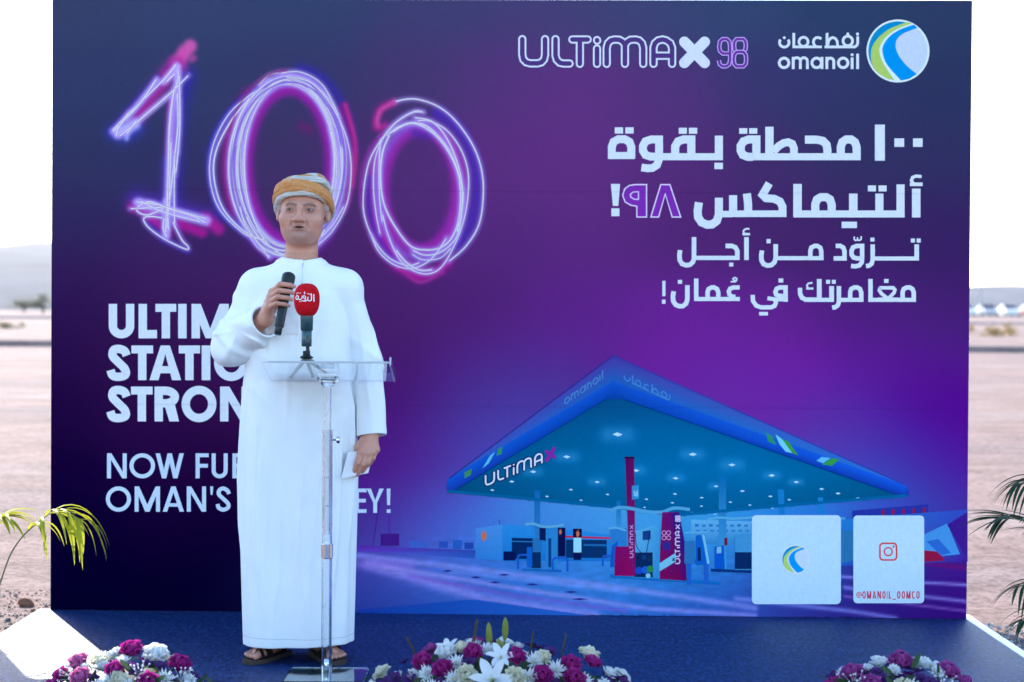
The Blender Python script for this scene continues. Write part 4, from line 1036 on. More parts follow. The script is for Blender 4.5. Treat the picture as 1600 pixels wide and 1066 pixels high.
# eyes
def eye_mesh():
    vs, fs, cs = [], [], []
    n, r_ = 24, .0098
    for i in range(n // 2 + 1):
        t = math.pi * i / (n // 2)
        for k in range(n):
            p_ = 2 * math.pi * k / n
            vs.append((r_ * math.sin(t) * math.cos(p_), -r_ * math.cos(t), r_ * math.sin(t) * math.sin(p_)))
            dg = math.degrees(t); cs.append((.008, .008, .008, 1) if dg < 14 else (.035, .02, .012, 1) if dg < 36 else (.36, .33, .31, 1))
    for i in range(n // 2):
        for k in range(n): fs.append((i * n + k, (i + 1) * n + k, (i + 1) * n + (k + 1) % n, i * n + (k + 1) % n))
    return fast_mesh('eye', np.array(vs), np.array(fs), np.array(cs))
m = NT('eye_surface'); a_ = m.n('ShaderNodeAttribute'); a_.attribute_name = 'Col'; m.set(Base_Color=a_.outputs['Color'], Roughness=0.08)
em = eye_mesh()
for s in (-1, 1):
    link('eye', em, m.mat, MAN, loc=tuple(from_head((s * .0325, -.0822, -.0004))), rot=(R(-4), 0, R(-14)), smooth=True)

# robe
CUFF_R, CUFF_L = np.array([-.103, -.176, 1.246]), np.array([.272, -.050, .829])
ELB_R = np.array([-.247, -.022, 1.158])
prof = np.array([(0.0, .200, .150, .000, .004), (.06, .200, .150, .000, .004), (.40, .208, .150, -.002, .002), (.70, .216, .150, -.004, .000), (.95, .207, .150, -.002, -.004), (1.12, .192, .146, .000, -.008), (1.25, .183, .136, .002, -.004), (1.34, .172, .118, .002, .004), (1.40, .150, .095, .004, .010), (1.46, .08, .07, .004, .012)])
def torso(q, grow=0.0):
    z = q[:, 2]
    hx, hy, cx, cy = (np.interp(z, prof[:, 0], prof[:, i]) for i in (1, 2, 3, 4))
    hx, hy = hx + grow, hy + grow
    X, Y = (q[:, 0] - cx) / hx, (q[:, 1] - cy) / hy
    rad = (np.abs(X) ** 2.3 + np.abs(Y) ** 2.3 + 1e-12) ** (1 / 2.3)
    d = (rad - 1) * np.minimum(hx, hy) * 0.95
    th = np.arctan2(Y, X)
    A = np.interp(z, [.0, .5, .95, 1.2, 1.32], [.0085, .0075, .0055, .0030, 0])
    wv = .5 * np.sin(5 * th + 1.1 + .6 * z) + .36 * np.sin(8 * th - .7 + 1.1 * z) + .16 * np.sin(13 * th + 2.0 - .8 * z)
    d = d - A * wv
    # crease lines that fall from chest and hip
    for th0, z0, z1, amp, wd in ((-2.55, 1.02, .25, 0.0128, .05), (-2.05, .86, .10, 0.0096, .045), (-1.45, .75, .1, 0.0080, .05), (-.85, .98, .2, 0.0112, .05), (-.5, 1.05, .4, 0.0128, .05), (-1.75, 1.2, .8, 0.0064, .06), (-1.15, 1.18, .7, 0.0064, .06)):
        env = np.clip((z0 - z) / .12, 0, 1) * np.clip((z - z1) / .25, 0, 1)
        d = d - amp * env * np.exp(-((th - th0 - .12 * np.sin(2.3 * z + th0)) / wd) ** 2)
    fx_ = q[:, 0]
    front_ = np.clip((-q[:, 1] - .02) / .05, 0, 1)
    d = d - .0085 * front_ * np.exp(3.0 * (np.sin(46 * (z * .85 + fx_ * .55) + 2.0 * np.sin(9 * fx_)) - 1)) * np.exp(-((z - 1.04) / .09) ** 2) * np.exp(-((fx_ + .06) / .10) ** 2)
    d = d - .0075 * front_ * np.exp(3.0 * (np.sin(40 * (z * .7 - fx_ * .8) + 1.0) - 1)) * np.exp(-((z - .93) / .10) ** 2) * np.exp(-((fx_ - .11) / .07) ** 2)
    for x0_, sl_, z0_, z1_, am_ in ((-.115, .03, .80, .08, .010), (-.055, -.02, .70, .08, .008), (.02, .02, .62, .08, .009), (.085, -.03, .78, .08, .010), (-.15, .02, .95, .3, .009), (.14, .0, .85, .2, .009)):
        env = np.clip((z0_ - z) / .10, 0, 1) * np.clip((z - z1_) / .15, .25, 1) * front_
        d = d - am_ * env * np.exp(-np.abs((fx_ - x0_ - sl_ * (.8 - z) - .010 * np.sin(7 * z + 30 * x0_)) / .0115) ** 1.5)
    for s_, xo, ph in ((-1, .145, .4), (1, .150, 1.9)):           # pulls running down from the shoulders
        u_ = (fx_ * s_ - xo) + .30 * (1.38 - z); env = np.exp(-((z - 1.22) / .10) ** 2) * (q[:, 1] < .03)
        d = d - .0060 * env * np.exp(2.0 * (np.sin(75 * u_ + ph) - 1)) * np.exp(-((fx_ * s_ - .10) / .07) ** 2)
    d = d - .0032 * ((np.abs(q[:, 0] + .018) < .036) & (z > 1.20) & (q[:, 1] < 0))
    return np.where(z > 1.47, d + (z - 1.47), d)
ax_f = (CUFF_R - ELB_R) / np.linalg.norm(CUFF_R - ELB_R)
ax_l = np.array([.09, -.19, -.98]); ax_l /= np.linalg.norm(ax_l)
INN = np.array([-.205, -.055, 1.215])
def sd_robe(q):
    x, y, z = q.T
    d = torso(q)
    yoke = np.minimum(seg(q, (0, .014, 1.408), (-.158, .010, 1.372), .073, .055), seg(q, (0, .014, 1.408), (.166, .010, 1.374), .073, .055))
    d = smin(d, yoke, .05)
    # raised sleeve
    up = seg(q, (-.158, .010, 1.372), ELB_R, .056, .062)
    fo = seg(q, ELB_R, CUFF_R + ax_f * .03, .068, .061)
    s = smin(up, fo, .035)
    s = smin(s, elli(q, (-.236, -.045, 1.132), (.072, .070, .044)), .035)
    rr_ = q - INN; ang = np.arctan2(rr_[:, 2], rr_[:, 0]); dist = np.hypot(rr_[:, 0], rr_[:, 2])
    tt = (q - ELB_R) @ ax_f.astype(np.float32)
    sharp = lambda v: np.exp(2.2 * (np.sin(v) - 1))
    s = s - .0130 * sharp(6.0 * ang + 1.2 * np.sin(2 * ang) + 7 * y + 1.0) * np.exp(-((dist - .095) / .055) ** 2) * np.clip((.02 - rr_[:, 2]) / .05, 0.12, 1)
    s = s - .0100 * sharp(46 * tt + 26 * z + 16 * y + 1.5) * np.clip((tt + .02) / .05, 0, 1) * np.clip((.17 - tt) / .10, 0, 1)
    s = s - .0110 * sharp(42 * (z - 1.2) + 22 * x + 10 * y) * np.exp(-((z - 1.27) / .05) ** 2) * np.clip((-.14 - x) / .03, 0, 1)
    s = smax(s, (q - CUFF_R) @ ax_f.astype(np.float32), .002)
    s = smax(s, -np.where(tt > .04, seg(q, ELB_R + ax_f * .09, CUFF_R + ax_f * .06, .045, .0565), 1), .002)
    k = .004 + .045 * np.clip((z - 1.27) / .10, 0, 1)
    d = smin(d, s, k)
    # hanging sleeve
    up = seg(q, (.166, .006, 1.374), (.247, .006, 1.10), .056, .053)
    lo_ = seg(q, (.247, .006, 1.10), CUFF_L + ax_l * .03, .053, .055)
    s = smin(up, lo_, .03)
    s = s - .0075 * sharp(44 * z + 34 * x + 16 * y) * np.exp(-((z - 1.13) / .07) ** 2) - .0070 * sharp(95 * (x - .10 * (1.3 - z)) + 30 * y + 1.0) * np.clip((1.30 - z) / .1, 0, 1) * np.clip((z - .86) / .1, .2, 1)
    s = smax(s, (q - CUFF_L) @ ax_l.astype(np.float32), .002)
    s = smax(s, -np.where(z < 1.0, seg(q, CUFF_L - ax_l * .14, CUFF_L + ax_l * .06, .040, .0510), 1), .002)
    d = smin(d, s, k)
    d = smax(d, -seg(q, (.004, .010, 1.445), (.010, .000, 1.62), .066, .076), .006)
    d = smax(d, (.062 + .004 * np.sin(9 * x)) - z, .002)
    return np.maximum(d, -np.where(z < .45, torso(q, -.010) + .0, 1))
Vr, Fr = implicit(sd_robe, (-.40, -.28, .03), (.40, .20, 1.51), .0031, 1.25)
m = NT('white_robe_cotton')
w1 = m.noise(9, 3, 0.5, stretch=(1, 1, 0.7)); w2 = m.noise(700, 2, 0.6)
tcz = m.n('ShaderNodeTexCoord'); sx_ = m.n('ShaderNodeSeparateXYZ'); m.l(tcz.outputs['Object'], sx_.inputs[0])
cmp_ = m.n('ShaderNodeMath', _operation='COMPARE'); m.l(sx_.outputs[2], cmp_.inputs[0]); cmp_.inputs[1].default_value = .094; cmp_.inputs[2].default_value = .0016
m.set(Base_Color=m.mix(cmp_.outputs[0], m.ramp(w1, [(0.3, (.82, .85, .86)), (0.7, (.87, .89, .895))]), (.66, .69, .71)), Roughness=0.75)
m.p.inputs['Specular IOR Level'].default_value = 0.25
m.p.inputs['Sheen Weight'].default_value = 0.15
hsum = m.n('ShaderNodeMath', _operation='MULTIPLY_ADD'); m.l(m.noise(7, 2, 0.5, stretch=(2.2, 2.2, 0.6)), hsum.inputs[0]); hsum.inputs[1].default_value = 1.0
sc_ = m.n('ShaderNodeMath', _operation='MULTIPLY'); m.l(w2, sc_.inputs[0]); sc_.inputs[1].default_value = 0.03; m.l(sc_.outputs[0], hsum.inputs[2])
m.bump(hsum.outputs[0], 0.5, 0.014)
robe = link('robe', fast_mesh('robe', Vr, Fr), m.mat, MAN, smooth=True)
# stitched bands at cuffs, seam cord at the neck
cord = simple('robe_cord', (.70, .73, .75), 0.8, 0.2)
bm = bmesh.new()
ring = [(0.006 + .0655 * math.cos(t), .006 + .068 * math.sin(t), 1.4705 + .012 * math.sin(t) - .004 * math.cos(2 * t)) for t in np.linspace(0, 2 * math.pi, 40)]
add_tube(bm, ring, .0032, 6, False); link('collar_seam', bm_mesh('collar_seam', bm), cord, robe, smooth=True)
bm = bmesh.new(); add_tube(bm, [(.020, -.064, 1.458), (.021, -.100, 1.435), (.022, -.113, 1.40), (.021, -.120, 1.375)], [.002, .002, .002, .0035], 6)
link('tassel', bm_mesh('tassel', bm), cord, robe, smooth=True)

# turban: a dome with wraps wound round it
TUR = empty('turban', (0, 0, 0), 0, MAN)
OCH = NT('ochre_embroidery')
OCH.set(Base_Color=OCH.mix(OCH.ramp(OCH.noise(95, 5, 0.8), [(0.55, (0, 0, 0)), (0.72, (1, 1, 1))]), OCH.ramp(OCH.noise(60, 3, 0.7), [(0.35, (.56, .205, .045)), (0.7, (.62, .28, .085))]), (.56, .50, .42)), Roughness=0.8)
OCH.bump(OCH.noise(260, 3, 0.6), 0.5, 0.002)
GRY = NT('pale_turban_cloth')
GRY.set(Base_Color=GRY.mix(GRY.ramp(GRY.noise(70, 3, 0.6, stretch=(0.25, 0.25, 5.0)), [(0.47, (0, 0, 0)), (0.60, (1, 1, 1))]), (.60, .58, .52), (.34, .34, .30)), Roughness=0.85)
GRY.bump(GRY.noise(120, 3, 0.6, stretch=(0.4, 0.4, 3)), 0.5, 0.003)
MIXD = NT('mottled_turban_cloth')
MIXD.set(Base_Color=MIXD.mix(MIXD.ramp(MIXD.noise(26, 4, 0.65, stretch=(1, 1, 2.6)), [(0.47, (0, 0, 0)), (0.56, (1, 1, 1))]), (.52, .51, .47), (.50, .24, .07)), Roughness=0.85)
MIXD.bump(MIXD.noise(160, 3, 0.6), 0.5, 0.003)
def wrap(front, side, back, roll, rx, ry, cy, half, thick, lean, mat, seedv, flare=0.0):
    n, mseg = 96, 14
    vs, fs = [], []
    for i in range(n):
        t = 2 * math.pi * i / n                       # 0 = wearer's front
        cz = front * max(0, math.cos(t)) ** 1.2 + side * math.sin(t) ** 2 + back * max(0, -math.cos(t)) ** 1.2 + roll * math.sin(t)
        dx, dy = math.sin(t), -math.cos(t)
        fl = 1 + flare * math.exp(-((abs(((t + math.pi) % (2 * math.pi)) - math.pi) - 2.1) / .42) ** 2)
        dx, dy = dx * fl, dy * fl
        c_ = Vector((rx * dx, cy + ry * dy, cz))
        nrm = Vector((dx / rx, dy / ry, 0)).normalized()
        ln = lean
        out_ = (nrm * math.cos(ln) + Vector((0, 0, 1)) * math.sin(ln)); upv = (Vector((0, 0, 1)) * math.cos(ln) - nrm * math.sin(ln))
        pl = 1 + .10 * math.sin(5 * t + seedv) + .05 * math.sin(11 * t + 2 * seedv)
        for k in range(mseg):
            a = 2 * math.pi * k / mseg
            ca, sa = math.cos(a), math.sin(a)
            se = lambda v: math.copysign(abs(v) ** 0.75, v)
            th_ = thick * (1 + .16 * math.sin(4 * a + 3 * t + seedv))
            p_ = c_ + out_ * se(ca) * th_ * pl + upv * se(sa) * half
            vs.append(from_turban(np.array(p_)))
    for i in range(n):
        for k in range(mseg): fs.append((i * mseg + k, i * mseg + (k + 1) % mseg, ((i + 1) % n) * mseg + (k + 1) % mseg, ((i + 1) % n) * mseg + k))
    return link('wrap', fast_mesh('wrap', np.array(vs), np.array(fs)[:, ::-1]), mat, TUR, smooth=True)
def dome(q):
    w = to_turban(q); d = elli(w, (0.001, .014, .040), (.099, .109, .0925))
    return smax(d - .0025 * np.sin(95 * w[:, 2] + 40 * w[:, 0] + 6 * np.sin(30 * w[:, 0])), -(w[:, 2] + .015 - .95 * np.clip(-w[:, 1] + .02, 0, 1)), .006)
Vd, Fd = implicit(dome, (-.13, -.15, 1.60), (.15, .15, 1.81), .0032)
link('crown', fast_mesh('crown', Vd, Fd), MIXD.mat, TUR, smooth=True)
wrap(0.0620, 0.0240, -0.0440, .002, .0935, .105, .012, .014, .0120, -.05, GRY.mat, 0.3, .20)
wrap(0.0740, 0.0280, -0.0240, -.006, .0985, .108, .012, .014, .0125, .10, OCH.mat, 1.7, .08)
wrap(0.0900, 0.0400, 0.0060, -.010, .0995, .108, .012, .020, .0130, .25, OCH.mat, 2.9)
wrap(0.1060, 0.0620, 0.0360, .010, .0930, .101, .013, .013, .0120, .50, GRY.mat, 4.2)
wrap(0.1145, 0.0780, 0.0610, .014, .0830, .091, .014, .015, .0105, .80, MIXD.mat, 5.5)

# sandals
lea = simple('black_sandal_leather', (.022, .018, .017), 0.45, 0.5, 0.2, 60, bump=0.2)
sol = simple('sandal_sole', (.055, .040, .032), 0.7, 0.3, 0.2, 60)
for ft in FEET:
    heel, d_, n_, sx = ft
    P3 = lambda u, w, z: (heel[0] + d_[0] * u + n_[0] * w, heel[1] + d_[1] * u + n_[1] * w, z)
    sd_ = empty('sandal', (0, 0, 0), 0, MAN)
    outl = cubic([(-.032, 0), (-.020, .028), (.05, .034), (.13, .044), (.19, .046), (.235, .034), (.246, .012), (.232, -.022), (.19, -.048), (.12, -.047), (.04, -.036), (-.020, -.028)], 5, True)
    bm = bmesh.new()
    lo_ = [bm.verts.new(P3(u, w, .001)) for u, w in outl]; hi_ = [bm.verts.new(P3(u, w, .017)) for u, w in outl]
    bm.faces.new(lo_); bm.faces.new(hi_)
    for i in range(len(lo_)): bm.faces.new((lo_[i], lo_[(i + 1) % len(lo_)], hi_[(i + 1) % len(lo_)], hi_[i]))
    bmesh.ops.recalc_face_normals(bm, faces=bm.faces[:])
    link('sole', bm_mesh('sole', bm), sol, sd_)
    def strap(pts, wd):
        bm = bmesh.new(); P_ = cubic(pts, 6)
        ax_ = Vector((d_[0], d_[1], 0)); rows_ = []
        for p_ in P_:
            rows_.append([bm.verts.new(Vector(p_) + ax_ * s_ * wd / 2 + Vector((0, 0, h_))) for s_, h_ in ((-1, 0), (-.8, .0035), (.8, .0035), (1, 0))])
        for r0, r1 in zip(rows_[:-1], rows_[1:]):
            for k in range(3): bm.faces.new((r0[k], r0[k + 1], r1[k + 1], r1[k]))
        bmesh.ops.solidify(bm, geom=bm.faces[:], thickness=-.002)
        bmesh.ops.recalc_face_normals(bm, faces=bm.faces[:])
        link('strap', bm_mesh('strap', bm), lea, sd_, smooth=True)
    strap([P3(.155, .050, .016), P3(.158, .042, .046), P3(.152, .010, .066), P3(.146, -.026, .058), P3(.14, -.052, .016)], .040)
    strap([P3(.195, .046, .016), P3(.198, .040, .040), P3(.196, .026, .053), P3(.194, .014, .046), P3(.192, .013, .018)], .020)
    strap([P3(.055, .038, .016), P3(.060, .038, .075), P3(.070, .004, .104), P3(.060, -.036, .075), P3(.055, -.040, .016)], .036)

# ------------------------------------------------------------------ microphone and paper in his hands
def frame(a, b):
    z = (Vector(b) - Vector(a)).normalized(); x = z.cross(Vector((0, 1, 0))).normalized(); y = z.cross(x)
    m_ = Matrix((x, y, z)).transposed().to_4x4(); m_.translation = Vector(a)
    return m_
blk = simple('microphone_body', (.003, .012, .014), 0.45, 0.5, 0.2, 40)
mesh_m = NT('microphone_grille'); mesh_m.set(Base_Color=mesh_m.ramp(mesh_m.noise(900, 1, 0.5), [(0.45, (.003, .006, .007)), (0.6, (.016, .026, .028))]), Roughness=0.45, Metallic=0.3)
mesh_m.bump(mesh_m.noise(900, 1, 0.5), 0.8, 0.001)
MIC = empty('handheld_microphone', tuple(Vector(MB_) + MAN.location))
tag(MIC, 'black handheld wireless microphone gripped in raised right hand', 'microphone')
L_ = float(np.linalg.norm(MT_ - MB_)); fm = frame((0, 0, 0), tuple(MT_ - MB_))
bm = bmesh.new(); add_lathe(bm, [(.006, .0), (.0128, .001), (.0130, .028), (.0132, .0295), (.0160, .031), (.0165, .034), (.0172, .12), (.0182, .165), (.0195, .178)], 24, fm); link('handle', bm_mesh('handle', bm), blk, MIC, smooth=True)
bm = bmesh.new(); add_lathe(bm, [(.0195, .178), (.0238, .180), (.0242, .190), (.0236, .194)], 28, fm); link('collar', bm_mesh('collar', bm), blk, MIC, smooth=True)
bm = bmesh.new(); add_lathe(bm, [(.0225, .193), (.0236, .197), (.0246, .214), (.0240, .228), (.0215, L_ - .004), (.015, L_ + .001), (.004, L_ + .003)], 28, fm); link('grille', bm_mesh('grille', bm), mesh_m.mat, MIC, smooth=True)

PAP = empty('folded_paper', tuple(MAN.location + Vector((.214, -.10, .72))))
tag(PAP, 'small folded white paper held in lowered left hand', 'paper')
o_ = np.array([.214, -.10, .72])
pm = simple('paper', (.80, .81, .82), 0.8, 0.2, 0.03, 30)
for dy, sk_ in ((0.0, 0.0), (.004, .004)):
    c4 = [np.array(p_) - o_ for p_ in ((.190, -.118 + dy, .768 + sk_), (.167, -.134 + dy, .677), (.262, -.078 + dy, .698 - sk_), (.284, -.066 + dy, .782))]
    vs = c4 + [p_ + np.array([0, .0012, 0]) for p_ in c4]
    link('leaf', mesh_from('leaf', vs, [(0, 1, 2, 3), (7, 6, 5, 4), (0, 4, 5, 1), (1, 5, 6, 2), (2, 6, 7, 3), (3, 7, 4, 0)]), pm, PAP)

# ------------------------------------------------------------------ clear acrylic lectern
m = NT('clear_acrylic')
m.set(Base_Color=(.96, .98, 1.0), Roughness=0.03, IOR=1.49)
m.p.inputs['Transmission Weight'].default_value = 1.0
ACR = m.mat
m = NT('clear_acrylic_tinted'); m.set(Base_Color=(.72, .93, .95), Roughness=0.05, IOR=1.49); m.p.inputs['Transmission Weight'].default_value = 1.0
ACRT = m.mat
m = NT('polished_acrylic_edge'); m.set(Base_Color=(.86, .90, .93), Roughness=0.3); tl_ = m.n('ShaderNodeBsdfTransparent'); mx_ = m.n('ShaderNodeMixShader'); mx_.inputs[0].default_value = .55; m.l(tl_.outputs[0], mx_.inputs[1]); m.l(m.p.outputs[0], mx_.inputs[2]); m.l(mx_.outputs[0], m.out.inputs[0])
EDGE = m.mat
CHR = simple('chrome', (.80, .81, .83), 0.12, 0.5, 0.05, 20, 1.0)
DCHR = simple('dark_chrome', (.16, .20, .22), 0.2, 0.5, 0.05, 20, 1.0)
LX, LY = -0.645, 7.03
LEC = empty('acrylic_lectern', (LX, LY, 0))
tag(LEC, 'clear acrylic lectern on a single post with tilted reading plate', 'lectern')
bm = bmesh.new(); add_box(bm, (0.005, -0.05, 0.009), (.275, .28, .014), .003); link('base_plate', bm_mesh('base_plate', bm), ACRT, LEC)
def tube(name, z0, z1, ro, ri, mat, parent, seg_=28):
    bm = bmesh.new()
    pr = [(ri, z0), (ro, z0), (ro, z1), (ri, z1), (ri, z0)]
    add_lathe(bm, pr, seg_, None, False); bmesh.ops.remove_doubles(bm, verts=bm.verts[:], dist=1e-6); bmesh.ops.recalc_face_normals(bm, faces=bm.faces[:])
    return link(name, bm_mesh(name, bm), mat, parent, smooth=False)
tube('lower_post', .0165, .452, .0185, .0125, ACR, LEC); tube('upper_post', .452, .868, .0185, .0135, ACR, LEC); tube('inner_post', .50, 1.038, .0128, .0088, ACR, LEC)
bm = bmesh.new(); add_lathe(bm, [(.0188, .415), (.0205, .417), (.0205, .465), (.0188, .467)], 28); link('collar', bm_mesh('collar', bm), CHR, LEC, smooth=False)
bm = bmesh.new(); add_lathe(bm, [(.0, .0165), (.0085, .0165), (.0085, .06), (.0, .062)], 16); link('bolt', bm_mesh('bolt', bm), CHR, LEC, smooth=True)
kn = empty('clamp_knob', (0, 0, .832), 0, LEC)
bm = bmesh.new(); add_tube(bm, [(.0190, 0, 0), (.034, 0, 0)], .0035, 10); link('stem', bm_mesh('stem', bm), DCHR, kn, smooth=True)
bm = bmesh.new(); add_lathe(bm, [(.003, .030), (.011, .031), (.0135, .036), (.0115, .042), (.004, .043)], 20, Matrix.Rotation(R(90), 4, 'Y') @ Matrix.Rotation(0, 4, 'Z')); link('grip', bm_mesh('grip', bm), CHR, kn, smooth=True)
for z in (.95, .905, .60, .70): 
    bm = bmesh.new(); add_lathe(bm, [(.0088, z), (.0132, z), (.0132, z + .0022), (.0088, z + .0022)], 24, None, True); link('height_mark', bm_mesh('height_mark', bm), ACR, LEC)
def plate_z(y): return 1.112 - (y - (6.90 - LY)) * .25         # local y
bm = bmesh.new()
th = .007
def pl(x, y, dz=0): return bm.verts.new((x, y, plate_z(y) + dz))
y0, y1, x0, x1 = 6.90 - LY, 7.185 - LY, -.2165, .2230
vs = [pl(x0, y0), pl(x1, y0), pl(x1, y1), pl(x0, y1), pl(x0, y0, -th), pl(x1, y0, -th), pl(x1, y1, -th), pl(x0, y1, -th)]
for f_ in ((0, 1, 2, 3), (7, 6, 5, 4), (0, 4, 5, 1), (1, 5, 6, 2), (2, 6, 7, 3), (3, 7, 4, 0)): bm.faces.new([vs[i] for i in f_])
bmesh.ops.recalc_face_normals(bm, faces=bm.faces[:])
bmesh.ops.bevel(bm, geom=bm.edges[:], offset=.0012, segments=1, affect='EDGES')
rp = link('reading_plate', bm_mesh('reading_plate', bm), ACR, LEC)
def edged(o):
    o.data.materials.append(EDGE)
    for f_ in o.data.polygons:
        if f_.area < .004: f_.material_index = 1
edged(rp)
bm = bmesh.new(); add_box(bm, (0, y1 + .004, plate_z(y1) + .009), (.438, .006, .032), .001); edged(link('paper_ledge', bm_mesh('paper_ledge', bm), ACR, LEC))
bm = bmesh.new(); add_box(bm, (.2268, 0.0, plate_z(0) + .0), (.006, .27, .030), .001, (R(-14), 0, 0)); edged(link('side_lip', bm_mesh('side_lip', bm), ACR, LEC))
bm = bmesh.new(); add_box(bm, (0, .0, 1.052), (.075, .07, .014), .003, (R(-14), 0, 0)); add_lathe(bm, [(.0, 1.02), (.020, 1.02), (.024, 1.03), (.024, 1.045), (.0, 1.046)], 20); link('bracket', bm_mesh('bracket', bm), ACR, LEC)
for bx, by, bz in ((-.030, -.036, 1.050), (.030, -.036, 1.052), (-.018, -.022, 1.030), (.024, -.020, 1.034)):
    bm = bmesh.new(); add_lathe(bm, [(.0, -.004), (.0042, -.003), (.0042, .004), (.0, .005)], 12, Matrix.Translation((bx, by, bz)) @ Matrix.Rotation(R(90), 4, 'X')); link('bolt', bm_mesh('bolt', bm), DCHR, LEC, smooth=True)
bm = bmesh.new(); add_tube(bm, [(-.034, -.030, 1.043), (.034, -.030, 1.043)], .0022, 8); link('pin', bm_mesh('pin', bm), DCHR, LEC, smooth=True)

# ------------------------------------------------------------------ press microphone standing on the lectern
PX, PY = -0.7155, 6.985
PM = empty('press_microphone', (PX, PY, 0))
tag(PM, 'press microphone with red foam windscreen on small tripod on the lectern', 'microphone')
foam = NT('red_foam'); foam.set(Base_Color=foam.ramp(foam.noise(60, 3, 0.6), [(0.3, (.50, .004, .010)), (0.7, (.62, .010, .018))]), Roughness=0.95)
foam.p.inputs['Specular IOR Level'].default_value = 0.1; foam.bump(foam.noise(700, 2, 0.7), 0.6, 0.002)
teal = simple('grey_green_microphone_metal', (.040, .095, .105), 0.35, 0.5, 0.25, 30, 0.4)
WC, WRX, WRZ = 1.3215, .0450, .0590
def foam_r(t):  # superellipse section, a little narrower below
    return (max(0.0, 1 - abs(t) ** 2.6)) ** (1 / 2.6) * (1 - .07 * max(0, -t))
bm = bmesh.new(); add_lathe(bm, [(max(.002, WRX * foam_r(t)), WC + WRZ * t) for t in np.sin(np.linspace(-math.pi / 2, math.pi / 2, 25))], 40); ws = link('windscreen', bm_mesh('windscreen', bm), foam.mat, PM, smooth=True)
k_v, k_f = [], []
def wtext(P, w):
    P = [np.array(p_, float) for p_ in P]
    P = cubic(P, 5) if len(P) > 2 else [P[0] + (P[1] - P[0]) * t for t in np.linspace(0, 1, 5)]
    b = len(k_v)
    for i, p_ in enumerate(P):
        d_ = P[min(i + 1, len(P) - 1)] - P[max(i - 1, 0)]; n_ = np.array([-d_[1], d_[0]]) / (np.linalg.norm(d_) + 1e-9)
        for s_ in (-.5, .5):
            q_ = p_ + n_ * w * s_
            X = (q_[0] - 432) / 5.33 / 446; Z = WC + (368 - q_[1]) / 5.33 / 446
            rr_ = WRX * foam_r((Z - WC) / WRZ)
            k_v.append((X, -math.sqrt(max(1e-6, rr_ * rr_ - X * X)) - .0009, Z))
    k_f.extend((b + 2 * i, b + 2 * i + 1, b + 2 * i + 3, b + 2 * i + 2) for i in range(len(P) - 1))
for P, w in [([(497,318),(499,350),(500,380)], 8), ([(476,312),(480,340),(478,366),(466,374),(452,366)], 8), ([(452,340),(450,360),(436,374),(418,376)], 7.5), ([(432,338),(420,332),(412,342),(420,352),(432,348),(432,338)], 7), ([(432,346),(430,364),(416,374),(402,372)], 7), ([(428,300),(420,304),(428,312),(418,318)], 5),
             ([(404,330),(402,352),(390,362),(374,362)], 7.5), ([(372,338),(360,330),(348,346),(352,360),(368,358),(372,338)], 7.5), ([(352,312),(357,318)], 7), ([(364,306),(369,312)], 7), ([(380,376),(385,382)], 7), ([(393,374),(398,380)], 7), ([(392,306),(380,314)], 5), ([(446,318),(458,312)], 6), ([(462,318),(470,324)], 5)]: wtext(P, w)
link('lettering', mesh_from('lettering', k_v, k_f), simple('white_print', (.85, .85, .85), 0.6), ws)
bm = bmesh.new(); add_lathe(bm, [(.018, 1.215), (.0215, 1.217), (.0225, 1.266), (.0225, 1.275)], 28); link('sleeve', bm_mesh('sleeve', bm), teal, PM, smooth=True)
bm = bmesh.new(); add_lathe(bm, [(.0155, 1.160), (.0178, 1.162), (.0178, 1.216), (.016, 1.217)], 28); bd = link('barrel', bm_mesh('barrel', bm), teal, PM, smooth=True)
bm = bmesh.new(); add_box(bm, (.006, -.0172, 1.186), (.012, .004, .028), .0012); link('switch', bm_mesh('switch', bm), simple('switch_plastic', (.02, .045, .05), .4), bd)
dk = simple('black_stand_metal', (.012, .016, .018), 0.35, 0.5, 0.2, 40, 0.5)
bm = bmesh.new(); add_box(bm, (.004, 0, 1.146), (.012, .016, .034), .002); add_tube(bm, [(-.012, 0, 1.137), (.012, 0, 1.137)], .0085, 14); add_lathe(bm, [(.008, 1.118), (.022, 1.119), (.024, 1.123), (.014, 1.130), (.009, 1.140)], 24); link('clip', bm_mesh('clip', bm), dk, PM, smooth=False)
def pz(y_world): return 1.112 - (y_world - 6.90) * .25
gr = simple('grey_tripod_metal', (.20, .24, .26), 0.4, 0.5, 0.1, 30, 0.3)
for fx_, fy_ in ((-.072, 7.155), (.006, 7.14), (.062, 7.10)):
    a = Vector((fx_ * .12, .004, 1.116)); b = Vector((fx_, fy_ - PY, pz(fy_) + .006))
    bm = bmesh.new(); add_tube(bm, [a, a.lerp(b, .5), b], [.0072, .0062, .0045], 10); lg_ = link('leg', bm_mesh('leg', bm), gr, PM, smooth=True)
    bm = bmesh.new(); add_lathe(bm, [(.004, -.006), (.0062, -.004), (.0062, .002), (.004, .004)], 10, Matrix.Translation(b)); link('foot', bm_mesh('foot', bm), dk, lg_, smooth=True)

